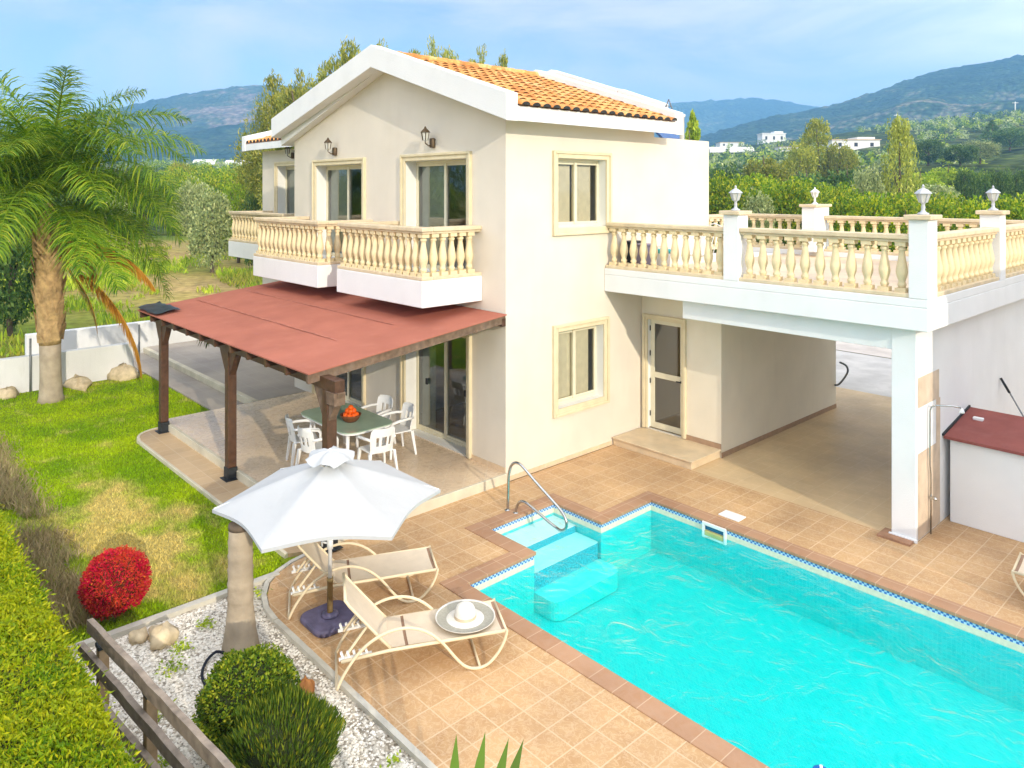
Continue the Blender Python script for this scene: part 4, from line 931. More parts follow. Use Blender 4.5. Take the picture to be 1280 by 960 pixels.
# ------------------------------------------------------------------ dining set
def dining():
    cx, cy, zf = -2.47, -1.6, .15
    T = thing('dining_table', 'garden dining table with a green glass top under the pergola', 'table', (cx,cy,zf))
    def rr(hx, hy, r, n=6):
        pts = []
        for sx, sy, a0 in ((1,1,0),(-1,1,90),(-1,-1,180),(1,-1,270)):
            for i in range(n+1):
                t = R(a0+90*i/n); pts.append((cx+sx*(hx-r)+r*math.cos(t), cy+sy*(hy-r)+r*math.sin(t)))
        return pts
    t = MB(); t.prism(rr(.88,.50,.22), .855, .872); t.build('tabletop', M['table_glass'], T, bevel=.003)
    f = MB(); f.prism(rr(.86,.48,.21), .815, .853); f.build('apron', M['plastic'], T, bevel=.008)
    for sx in (-1,1):
        for sy in (-1,1):
            l = MB(); l.tube([(cx+sx*.62,cy+sy*.32,.82),(cx+sx*.68,cy+sy*.37,zf)], [.035,.025], 10); l.build('leg', M['plastic'], T)
    # monobloc chair at origin, facing +y
    def chair(label):
        C = thing('plastic_chair', label, 'chair', (0,0,0), 'white plastic chairs round the dining table')
        s = MB(); pts = [(-.21,-.2),(.21,-.2),(.235,.2),(.19,.235),(-.19,.235),(-.235,.2)]
        s.prism(pts, .42, .445); s.build('seat', M['plastic'], C, bevel=.012)
        b = MB(); n = 10; rows = [(.43,-.20,.20),(.55,-.225,.21),(.70,-.255,.225),(.80,-.275,.215),(.845,-.285,.17)]
        def pt(u, row):
            z, y, hw = row; return (hw*u, y-.07*(1-u*u)*1.0+.05, z)
        for a, c in zip(rows[:-1], rows[1:]):
            for i in range(n):
                u0, u1 = -1+2*i/n, -1+2*(i+1)/n
                if rows.index(a) in (1,) and i in (2,4,5,7): continue
                q = [pt(u0,a),pt(u1,a),pt(u1,c),pt(u0,c)]
                q2 = [(x,y-.014,z) for x,y,z in q]
                b.add(q+q2, [(3,2,1,0),(4,5,6,7),(0,1,5,4),(1,2,6,5),(2,3,7,6),(3,0,4,7)])
        b.build('backrest', M['plastic'], C)
        for sx in (-1,1):
            a = MB(); a.tube([(sx*.215,-.22,.66),(sx*.255,-.1,.665),(sx*.27,.08,.655),(sx*.265,.2,.63),(sx*.25,.235,.58),(sx*.245,.235,.44)], [.022,.026,.028,.026,.022,.022], 8); a.build('armrest', M['plastic'], C)
            for y, yb in ((.20,.245),(-.19,-.25)):
                l = MB(); l.bar((sx*.215,y,.43),(sx*.262,yb,0),.062,.05,taper=.6); l.build('leg', M['plastic'], C, bevel=.008)
        return C
    proto = chair('white plastic chair at the near long side, pulled out towards the lawn')
    spots = [(-2.74,-2.27,-.3,None),(-2.10,-2.36,.1,'white plastic chair half hidden by the pergola corner post'),
             (-1.42,-1.62,1.45,'white plastic chair at the table end with its back to the pool'),
             (-2.05,-.80,math.pi-.15,'white plastic chair on the house side nearer the patio door'),
             (-2.72,-.82,math.pi+.1,'white plastic chair on the house side behind the fruit bowl')]
    for i, (x,y,rz,lab) in enumerate(spots):
        c = proto if i == 0 else copy_tree(proto)
        c.location = (x,y,zf); c.rotation_euler = (0,0,rz)
        if lab: c['label'] = lab
    bx, by, bz = -2.20,-1.66,.873
    b = MB(); b.lathe([(.10,0),(.13,.03),(.17,.09),(.185,.125),(.172,.125),(.155,.09),(.11,.03),(.0001,.025)], (bx,by,bz), 24)
    tag(b.build('fruit_bowl', M['wicker'], loc=(bx,by,bz)), 'brown wicker bowl full of oranges on the glass table', 'bowl')
    om = MB(); om.lathe([(.001,-.05),(.028,-.042),(.045,-.022),(.05,0),(.045,.022),(.028,.042),(.008,.047),(.001,.045)], (0,0,0), 14)
    oo = om.build('orange', M['orange'])
    k = 0
    for r, n, z in ((.095,7,.11),(.05,4,.185),(0,1,.155),(.0,1,.235)):
        for i in range(n):
            t = 2*math.pi*i/n+r*20
            c = oo if k == 0 else oo.copy()
            if k: COL.objects.link(c)
            c.location = (bx+r*math.cos(t), by+r*math.sin(t), bz+z); c.rotation_euler = (k,k*2,k)
            tag(c, 'ripe orange heaped in the brown wicker bowl', 'orange', 'oranges heaped in the bowl'); k += 1
dining()

# ------------------------------------------------------------------ parasol
def parasol():
    bx, by = 1.68, -4.21
    P = thing('parasol', 'white hexagonal parasol on a tan pole over the sun loungers', 'parasol', (bx,by,0))
    b = MB()
    pts = []
    for i in range(4):
        for j in range(6):
            t = R(90*i+10+15*j); cx = .14*(1 if i in (0,3) else -1); cy = .14*(1 if i in (0,1) else -1)
            pts.append((bx+cx+.14*math.cos(t-R(10)), by+cy+.14*math.sin(t-R(10))))
    b.prism(pts, .001, .075); bo = b.build('base', M['purple_plastic'], P, bevel=.03, seg=3)
    b = MB(); b.lathe([(.10,.075),(.09,.10),(.04,.115)], (bx,by,0), 18); b.build('base_collar', M['purple_plastic'], bo)
    s = MB(); s.lathe([(.033,.10),(.032,.46),(.036,.46),(.036,.50)], (bx,by,0), 14); s.build('pole_sleeve', M['sand_plastic'], P)
    p = MB(); p.lathe([(.022,.5),(.022,1.9)], (bx,by,0), 14); po = p.build('pole', M['plastic'], P)
    c = MB(); c.lathe([(.035,.83),(.035,.95)], (bx,by,0), 12); c.tube([(bx-.03,by-.02,.89),(bx-.09,by-.05,.89),(bx-.09,by-.05,.84)], .012, 6); c.build('crank', M['plastic'], po)
    apex, rim, Rr = 1.86, 1.41, 1.26
    cl = MB(); m = 12; kk = 10
    vs = []; 
    for i in range(6*m):
        t = 2*math.pi*i/(6*m); fseg = (i % m)/m
        hexr = math.cos(R(30))/math.cos(((t+1e-9) % R(60))-R(30))
        for j in range(kk+1):
            u = .1+.9*j/kk
            rad = Rr*u*(hexr*(1-.06*u*u*math.sin(math.pi*fseg)))
            z = apex-.02-(apex-rim)*(u**1.08)-.035*math.sin(math.pi*fseg)*math.sin(math.pi*u)*.9+.035*math.sin(math.pi*fseg)*u**3
            vs.append((bx+rad*math.cos(t), by+rad*math.sin(t), z))
    nn = 6*m
    cl.add(vs, [(i*(kk+1)+j,i*(kk+1)+j+1,((i+1)%nn)*(kk+1)+j+1,((i+1)%nn)*(kk+1)+j) for i in range(nn) for j in range(kk)], 0, False)
    co = cl.build('canopy', M['cloth'], P)
    for pg in co.data.polygons: pg.use_smooth = True
    hm = MB()
    for i in range(nn):
        a = vs[i*(kk+1)+kk]; c2 = vs[((i+1)%nn)*(kk+1)+kk]
        hm.add([a,c2,(c2[0],c2[1],c2[2]-.035),(a[0],a[1],a[2]-.035)], [(0,1,2,3)], 0)
    hm.build('hem', M['cloth'], co)
    v = MB(); rnd = random.Random(5); vs = []
    for i in range(36):
        t = 2*math.pi*i/36
        for j, (r_, z_) in enumerate(((.02,.06),(.10,.05),(.19,.02),(.27,-.03))):
            w = .03*math.sin(i*1.05)*j/3+rnd.uniform(-.012,.012)*j/3
            vs.append((bx+r_*math.cos(t)*(1+w), by+r_*math.sin(t)*(1+w), apex+z_+w+.03))
    v.add(vs, [(i*4+j,i*4+j+1,((i+1)%36)*4+j+1,((i+1)%36)*4+j) for i in range(36) for j in range(3)], 0, True); v.build('vent_cap', M['cloth'], co)
    for i in range(6):
        t = R(60*i); r_ = MB(); r_.bar((bx,by,apex-.05),(bx+(Rr-.02)*math.cos(t),by+(Rr-.02)*math.sin(t),rim-.015),.018,.018)
        r_.bar((bx,by,1.42),(bx+.55*math.cos(t),by+.55*math.sin(t),apex-.06-.45*.45),.014,.014); r_.build('rib', M['plastic'], P)
    f = MB(); f.lathe([(.03,.03),(.028,.055),(.01,.065)], (bx,by,apex+.04), 10); f.build('finial', M['plastic'], P)
parasol()

# ------------------------------------------------------------------ sun loungers (built along +x: hinge at origin, foot at x=1.2)
def loungers():
    L = thing('sun_lounger', 'beige sling sun lounger carrying the wide sun hat beside the pool', 'sun lounger', (0,0,0), 'beige sling sun loungers by the pool')
    prof = [(-.50,.012),(-.46,.10),(-.40,.20),(-.30,.33),(-.18,.43),(-.03,.50),(.12,.525),(.27,.505),(.42,.43),(.55,.31),(.66,.17),(.75,.07),(.84,.02),(.94,.014),(1.03,.05),(1.12,.14),(1.18,.24),(1.21,.335),(1.205,.36)]
    for s in (-1,1):
        t = MB(); t.tube(smooth_path([(x,s*.30,z) for x,z in prof],3), .016, 8); fo = t.build('frame_rail', M['cream_frame'], L)
        t = MB(); t.tube([(-.46,s*.285,.27),(0,s*.285,.315),(1.205,s*.285,.345)], .017, 8); t.build('seat_rail', M['cream_frame'], L)
    t = MB()
    for x, z in ((1.21,.345),(-.50,.02),(.93,.014)): t.tube([(x,-.30,z),(x,.30,z)], .014, 8)
    t.build('cross_bar', M['cream_frame'], L)
    def sheet(pts, w0, w1, name, m, th=.006, nn=10):
        b = MB(); vs = []
        for x, z in pts:
            for j in range(nn+1):
                u = -1+2*j/nn; vs.append((x, (w0+(w1-w0)*0)*u, z-.018*(1-u*u)))
        n = nn+1
        b.add(vs, [(i*n+j,i*n+j+1,(i+1)*n+j+1,(i+1)*n+j) for i in range(len(pts)-1) for j in range(nn)], 0, True); return b.build(name, m, L)
    sheet([(.02,.335),(.16,.338),(.17,.338)], .275, .275, 'seat_sling', M['sling']); sheet([(.20,.339),(.6,.343),(1.17,.352)], .275, .275, 'seat_sling', M['sling'])
    sheet([(.165,.330),(.205,.331)], .275, .275, 'seam_band', M['brown_band']); sheet([(1.165,.352),(1.21,.354)], .275, .275, 'seam_band', M['brown_band'])
    bk = [(.02,.335),(-.06,.42),(-.16,.54),(-.28,.68),(-.38,.80),(-.42,.86)]
    so = sheet(bk, .265, .265, 'backrest_sling', M['sling'])
    t = MB()
    for s in (-1,1): t.tube([(x,s*.275,z) for x,z in bk], .015, 8)
    t.tube([(-.42,-.275,.86),(-.42,.275,.86)], .015, 8); t.build('backrest_frame', M['cream_frame'], L)
    for s in (-1,1):
        t = MB(); t.bar((-.20,s*.22,.56),(-.42,s*.22,.28),.022,.022); t.build('back_prop', M['cream_frame'], L)
    for s in (-1,1):
        t = MB(); t.bar((-.16,s*.25,.30),(-.48,s*.25,.275),.03,.02)
        for k in range(5): t.bar((-.2-.06*k,s*.25,.29),(-.22-.06*k,s*.25,.345),.03,.022)
        t.build('ratchet', M['plastic'], L)
    def put(o, hx, hy, ex, ey, lab=None):
        o.location = (hx,hy,.0); o.rotation_euler = (0,0,math.atan2(ey,ex))
        if lab: o['label'] = lab
    l2 = copy_tree(L); l3 = copy_tree(L)
    put(L, 2.77,-4.17,.478,.878); put(l2, 1.30,-3.96,.458,.889,'beige sling sun lounger standing behind the parasol pole'); put(l3, 7.98,2.42,-1,-.10,'beige sling sun lounger at the right edge by the shed, only its foot in view')
    # hat on the first lounger
    ux, uy = .478,.878; hx, hy = 2.77+ux*.83+.0, -4.17+uy*.83
    H = thing('sun_hat', 'wide brimmed white and grey straw sun hat lying on the lounger', 'hat', (hx,hy,.355))
    b = MB(); b.lathe([(.10,.03),(.15,.022),(.20,.015),(.205,.012),(.10,.02)], (hx,hy,.355), 40, cap=False); b.build('brim', M['straw'], H)
    b = MB(); b.lathe([(.20,.016),(.26,.014),(.305,.03),(.31,.034),(.305,.026),(.26,.008),(.20,.01)], (hx,hy,.355), 40, cap=False); b.build('brim_band', M['straw_grey'], H)
    b = MB(); b.lathe([(.303,.027),(.317,.036),(.318,.042),(.306,.036),(.303,.027)], (hx,hy,.355), 40, cap=False); b.build('brim_edge', M['straw'], H)
    b = MB(); b.lathe([(.115,.025),(.113,.06),(.108,.10),(.09,.14),(.055,.165),(.015,.172)], (hx,hy,.355), 30); b.build('crown', M['straw'], H)
    b = MB(); b.lathe([(.117,.025),(.116,.055),(.113,.056)], (hx,hy,.355), 30, cap=False); b.build('ribbon', mat('tan_ribbon', (.55,.44,.30), .8, .1, 20), H)
loungers()

# ------------------------------------------------------------------ foliage tools
def nrm(a): return a/np.maximum(1e-9, np.linalg.norm(a, axis=-1, keepdims=True))
def leaf_quads(C, T, ln, wd, rng):
    """one rhombic leaf per centre C along direction T"""
    T = nrm(T); B = nrm(np.cross(T, rng.normal(size=T.shape)))
    ln = np.asarray(ln).reshape(-1,1)/2; wd = np.asarray(wd).reshape(-1,1)/2
    V = np.stack([C-T*ln, C+B*wd-T*ln*.1, C+T*ln, C-B*wd-T*ln*.1], 1).reshape(-1,3)
    return V, np.arange(len(V)).reshape(-1,4)
def sphere_dirs(n, rng): return nrm(rng.normal(size=(n,3)))

def crown_points(kind, rng, n, ncl):
    """leaf centres in a unit crown: x,y in +-.5, z in 0..1"""
    if kind in ('round','fine','bushy'):
        d = sphere_dirs(ncl, rng); r = rng.uniform(.45,.98,ncl)**.6
        cc = d*r[:,None]*np.array([.42,.42,.43])+np.array([0,0,.52]); rad = rng.uniform(.07,.15,ncl)
    elif kind == 'wide':
        d = sphere_dirs(ncl, rng); d[:,2] = np.abs(d[:,2])*.8-.15
        cc = d*rng.uniform(.6,1,ncl)[:,None]*np.array([.43,.43,.55])+np.array([0,0,.38]); rad = rng.uniform(.07,.14,ncl)
    elif kind == 'tall':
        z = rng.uniform(.0,1,ncl); w = .42*np.sin(np.pi*np.clip(.12+.83*z,0,1))**.7
        a = rng.uniform(0,2*np.pi,ncl); q = np.sqrt(rng.uniform(.1,1,ncl))
        cc = np.stack([w*q*np.cos(a), w*q*np.sin(a), .05+.9*z],1); rad = rng.uniform(.05,.11,ncl)
    elif kind == 'wispy':
        nt = 7; tx = rng.uniform(-.33,.33,(nt,2)); th = rng.uniform(.65,1.0,nt); k = rng.integers(0,nt,ncl); z = rng.uniform(.0,1,ncl)
        sp = .17*(1-z*.75)
        cc = np.stack([tx[k,0]+rng.normal(size=ncl)*sp, tx[k,1]+rng.normal(size=ncl)*sp, z*th[k]],1); rad = rng.uniform(.03,.07,ncl)
    else:  # cone
        z = rng.uniform(0,1,ncl)**1.3; a = rng.uniform(0,2*np.pi,ncl); w = .45*(1-z)*np.sqrt(rng.uniform(.2,1,ncl))
        cc = np.stack([w*np.cos(a), w*np.sin(a), .02+.95*z],1); rad = .03+.07*(1-z)
    i = rng.integers(0,len(cc),n)
    off = sphere_dirs(n, rng)*(rng.uniform(.3,1,n)**.5)[:,None]*rad[i][:,None]
    P = cc[i]+off
    out = off*1.0+ (P-np.array([0,0,.4]))*.25
    return P, out

CROWNS = {}
def crown_mesh(kind, seed, n, ncl, ln, wd, droop=0.0, up=0.0):
    rng = np.random.default_rng(seed)
    P, out = crown_points(kind, rng, n, ncl)
    T = nrm(out)+rng.normal(size=P.shape)*.7; T[:,2] += up-droop
    s = rng.uniform(.6,1.3,n)
    return leaf_quads(P, T, ln*s, wd*s, rng)
LEAF = {
 'citrus': mat_leaf('citrus_leaves', [(0,(.06,.16,.012)),(.45,(.22,.36,.016)),(.8,(.46,.52,.02)),(1,(.68,.62,.04))], .4),
 'olive': mat_leaf('olive_leaves', [(0,(0.162,0.217,0.079)),(.5,(0.325,0.391,0.149)),(1,(0.580,0.608,0.263))], .25),
 'dark': mat_leaf('dark_leaves', [(0,(0.042,0.098,0.025)),(.5,(0.093,0.185,0.039)),(1,(0.232,0.325,0.070))], .25),
 'lime': mat_leaf('lime_leaves', [(0,(0.162,0.283,0.021)),(.5,(0.348,0.477,0.031)),(1,(0.603,0.672,0.053))], .35),
 'euc': mat_leaf('eucalyptus_leaves', [(0,(0.232,0.283,0.044)),(.5,(0.464,0.521,0.079)),(1,(0.750,0.750,0.140))], .3),
 'cas': mat_leaf('casuarina_leaves', [(0,(0.139,0.185,0.035)),(.5,(0.302,0.347,0.053)),(1,(0.603,0.543,0.105))], .3),
 'gold': mat_leaf('golden_leaves', [(0,(.15,.20,.03)),(.5,(.33,.36,.04)),(1,(.50,.46,.07))], .35),
 'brown': mat_leaf('bare_twigs', [(0,(0.325,0.217,0.122)),(.5,(0.510,0.347,0.193)),(1,(0.696,0.543,0.245))], .1),
}
def crown_data(kind, leaf, var):
    k = (kind, leaf, var)
    if leaf == 'citrus' and kind == 'round': kind = 'bushy'
    if k not in CROWNS:
        spec = {'round':(6500,150,.048,.028,0,.1),'bushy':(10000,170,.044,.028,0,.0),'wide':(5200,150,.055,.028,0,.1),'tall':(6500,170,.045,.020,.35,0),'wispy':(17000,420,.036,.010,0,.5),'fine':(22000,260,.030,.008,0,.6),'cone':(4200,150,.055,.025,.1,0)}[kind]
        V, Q = crown_mesh(kind, hash(kind)%97 if False else sum(map(ord,kind))+var*7, *spec)
        o = np_mesh('crown', V, Q, LEAF[leaf]); CROWNS[k] = o.data; bpy.data.objects.remove(o)
    return CROWNS[k]
TRUNKS = {}
def trunk_data(var):
    if var not in TRUNKS:
        t = MB(); rnd = random.Random(var)
        t.tube([(0,0,-.05),(.01,0,.2),(.02,.01,.5),(0,.02,.8)], [.05,.04,.03,.012], 8)
        for i in range(4):
            a = i*1.6+rnd.random(); z = .25+.1*i
            t.tube([(0.01,0,z),(.13*math.cos(a),.13*math.sin(a),z+.15),(.26*math.cos(a),.26*math.sin(a),z+.33)], [.024,.015,.006], 6)
        o = t.build('trunk', M['bark']); TRUNKS[var] = o.data; bpy.data.objects.remove(o)
    return TRUNKS[var]
_tc = [0]
def tree(x, y, zb, h, w, kind, leaf, label, group=None, name='tree', crown_from=.12, var=None):
    _tc[0] += 1; v = (_tc[0] % 2) if var is None else var
    t = thing(name, label, 'tree' if 'bush' not in name else 'bush', (x,y,zb), group)
    c = bpy.data.objects.new('crown', crown_data(kind, leaf, v)); COL.objects.link(c); c.parent = t
    c.scale = (w,w,h*(1-crown_from)); c.location = (0,0,h*crown_from); c.rotation_euler = (0,0,_tc[0]*2.4)
    k = bpy.data.objects.new('trunk', trunk_data(v)); COL.objects.link(k); k.parent = t; k.scale = (min(w,h)*.9,min(w,h)*.9,h*.95)
    return t

# ------------------------------------------------------------------ terrain beyond
def interp(tab, u):
    xs = [p[0] for p in tab]; ys = [p[1] for p in tab]
    return np.interp(u, xs, ys)
SKY = {
 'near': ([(-500,212),(0,208),(300,202),(640,206),(800,200),(900,186),(1000,174),(1100,160),(1180,150),(1280,140),(1400,132),(1800,130)], 70, 520, 1.12),
 'left': ([(-500,190),(-100,172),(60,152),(130,139),(165,131),(230,118),(300,108),(340,106),(420,110),(520,122),(600,138),(700,160),(900,190),(1800,200)], 640, 1500, 1.25),
 'far': ([(-500,180),(500,160),(640,150),(760,140),(830,130),(880,126),(940,123),(990,129),(1040,137),(1120,140),(1300,150),(1800,170)], 1500, 2300, 1.0),
 'right': ([(-500,215),(640,205),(760,195),(860,176),(950,150),(1000,140),(1040,133),(1090,117),(1130,102),(1180,87),(1230,79),(1280,69),(1400,52),(1500,56),(1800,90)], 480, 1250, 1.2),
}
def vnoise(x, y, seed=0):
    def h(i, j): 
        q = np.sin(i*127.1+j*311.7+seed*74.7)*43758.5453
        return q-np.floor(q)
    xi, yi = np.floor(x), np.floor(y); fx, fy = x-xi, y-yi; fx = fx*fx*(3-2*fx); fy = fy*fy*(3-2*fy)
    return (h(xi,yi)*(1-fx)+h(xi+1,yi)*fx)*(1-fy)+(h(xi,yi+1)*(1-fx)+h(xi+1,yi+1)*fx)*fy
def layer_z(name, u, D):
    tab, foot, crest, ex = SKY[name]
    zc = 4.9+(238-interp(tab, u))/940*crest
    t = (D-foot)/(crest-foot)
    front = np.clip(t,0,1)**ex; back = np.clip(1-(D-crest)/(crest*.45),0,1)
    z = -.6+(zc+.6)*front*np.where(t>1, back**.8, 1)
    s = (u-640)/940
    x = CAM[0]+D*(s*RT[0]+FW[0]); y = CAM[1]+D*(s*RT[1]+FW[1])
    amp = (.10 if name == 'near' else .14 if name == 'left' else .24)*zc*np.sin(np.pi*np.clip(t,0,1))**1.0
    z = z+amp*(vnoise(x/crest*9,y/crest*9,3)-.6)+amp*.5*(vnoise(x/crest*22,y/crest*22,5)-.5)
    return z
def wpos(u, D):
    s = (u-640)/940
    return CAM[0]+D*(s*RT[0]+FW[0]), CAM[1]+D*(s*RT[1]+FW[1])
def gh(u, D):
    return float(max(-.12, layer_z('near', np.array([u]), np.array([D]))[0])) if D > 72 else -.12
def hills():
    for nm, mt, label in (('near','hill_n','scrub_slope'),('left','hill_l','hill'),('far','hill_f','far_ridge'),('right','hill_r','hill')):
        tab, foot, crest, ex = SKY[nm]
        nu, nd = (420, 110)
        u = np.linspace(-450,1750,nu); D = foot+(crest*1.4-foot)*np.linspace(0,1,nd)**1.1
        U, DD = np.meshgrid(u, D)
        X, Y = wpos(U, DD); Z = layer_z(nm, U, DD)
        t = np.clip((DD-foot)/(crest-foot),0,1)
        k = crest/1250
        Z = Z+t*(vnoise(X/(9*k),Y/(9*k),9)**2*5.0*k*(0.25 if nm == 'near' else 1))
        V = np.stack([X,Y,Z],-1).reshape(-1,3)
        i = np.arange(nd-1)[:,None]*nu+np.arange(nu-1)[None,:]
        Q = np.stack([i,i+1,i+nu+1,i+nu],-1).reshape(-1,4)
        o = np_mesh(label, V, Q, M[mt], smooth=True); tag(o, kind='structure')
hills()

def find_D(nm, u, v):
    tab, foot, crest, ex = SKY[nm]
    D = np.linspace(foot+5, crest, 600); z = layer_z(nm, np.full(600,float(u)), D)
    pv = 238-(z-4.9)/D*940
    i = int(np.argmin(np.abs(pv-v))); return float(D[i]), float(z[i])

def far_things():
    # houses on the slopes
    def house(u0, u1, v0, v1, nm, label, roof='farroof', dormer=False):
        u = (u0+u1)/2; D, z = find_D(nm, u, v1); sc = D/940; w = (u1-u0)*sc; h = (v1-v0)*sc
        x, y = wpos(u, D)
        H = thing('far_house', label, 'house', (x,y,z-1))
        def P(a, d, zz): return (x+RT[0]*a+FW[0]*d, y+RT[1]*a+FW[1]*d, zz)
        def bx(mb, a0,a1,d0,d1,z0,z1):
            mb.add([P(a0,d0,z0),P(a1,d0,z0),P(a1,d1,z0),P(a0,d1,z0),P(a0,d0,z1),P(a1,d0,z1),P(a1,d1,z1),P(a0,d1,z1)], [(3,2,1,0),(4,5,6,7),(0,1,5,4),(1,2,6,5),(2,3,7,6),(3,0,4,7)])
        b = MB(); bx(b,-w/2,w/2,0,w*.4+4,z-3,z+h*.75)
        if dormer: bx(b,w*.05,w*.42,1,w*.35+3,z+h*.75,z+h)
        b.build('wall', M['farwhite'], H)
        r = MB(); bx(r,-w/2-.4,w/2+.4,-.4,w*.4+4.4,z+h*.75+.01,z+h*.82) ; r.build('roof', M[roof], H)
        for k in range(max(2,int(w/5))):
            a = -w/2+w*(k+.5)/max(2,int(w/5)); f = MB(); bx(f,a-.7,a+.7,-.06,.02,z+h*.25,z+h*.55); f.build('window', M['dark'], H)
    house(1040,1100,171,187,'near','long white house far up the right slope beside the tall pale tree',dormer=True)
    house(953,982,164,178,'near','white cube shaped house on the far slope in the middle distance','farwhite',True)
    house(900,930,164,172,'near','low cream house on the far slope nearest the villa wall')
    house(975,998,182,190,'near','small tan roofed building below the white cube house')
    def tunnel(u0,u1,v,label):
        D, z = find_D('near', (u0+u1)/2, v); 
        t = MB(); n = 14
        vs = []
        for i in range(2):
            xx, yy = wpos(u0 if i == 0 else u1, D)
            for j in range(n+1):
                a = math.pi*j/n; vs.append((xx+FW[0]*4*math.cos(a), yy+FW[1]*4*math.cos(a), z+3.2*math.sin(a)))
        t.add(vs, [(j,j+1,n+2+j,n+1+j) for j in range(n)], 0, True); c = wpos((u0+u1)/2, D)
        tag(t.build('greenhouse', M['farwhite'], loc=(c[0],c[1],z)), label, 'greenhouse')
    tunnel(885,940,191,'pale greenhouse tunnel on the slope just beyond the villa parapet'); tunnel(244,272,206,'pale greenhouse tunnel beyond the orchard'); tunnel(284,318,207,'second pale greenhouse tunnel beyond the orchard next to the villa eave')
    for u, v0, v1, lab in ((1121,126,142,'thin pale pylon on the hillside above the tall pale tree'),(1269,122,137,'thin pale pylon on the hillside at the far right')):
        D, z = find_D('near', u, max(v1, interp(SKY['near'][0],u)+1)); x, y = wpos(u, D); h = (v1-v0)*D/940
        p = MB(); p.tube([(x,y,z-1),(x,y,z+h)], [.5,.3], 6); p.bar((x-2*RT[0],y-2*RT[1],z+h*.9),(x+2*RT[0],y+2*RT[1],z+h*.9),.3,.3); tag(p.build('pylon', M['farwhite'], loc=(x,y,z)), lab, 'pylon')
    # woodland on the near slope, reads as one mass
    rng = np.random.default_rng(11); N = 2600
    u = rng.uniform(640,1330,N); D = rng.uniform(190,515,N)
    u[:700] = rng.uniform(-60,640,700)
    keep = (vnoise(u/45, D/60, 2) > .42) | (D > 400); 
    pv = 238-(layer_z('near',u,D)-4.9)/D*940
    tan = (u > 1205) & (pv > 168) & (pv < 206)
    hs = (u > 1030) & (u < 1110) & (pv > 166) & (pv < 196); hs2 = (u > 890) & (u < 1000) & (pv > 160) & (pv < 197)
    keep &= ~(tan | hs | (hs2 & (rng.uniform(size=N) < .8)))
    u, D = u[keep], D[keep]; z = layer_z('near',u,D); x, y = wpos(u, D); n = len(u)
    k = 46
    sz = rng.uniform(2.2,5.5,n)
    d = sphere_dirs(n*k, rng); d[:,2] = np.abs(d[:,2])
    C = np.repeat(np.stack([x,y,z],1),k,0)+d*np.repeat(sz,k)[:,None]*np.array([.5,.5,.85])*rng.uniform(.6,1,(n*k,1))
    tone = rng.integers(0,3,n)
    for mi, (lf) in enumerate(('dark','lime','olive')):
        sel = np.repeat(tone == mi, k)
        V, Q = leaf_quads(C[sel], d[sel]+rng.normal(size=(sel.sum(),3))*.8, rng.uniform(.7,1.5,sel.sum()), rng.uniform(.5,.9,sel.sum()), rng)
        tag(np_mesh('far_woods', V, Q, LEAF[lf]), kind='stuff')
far_things()

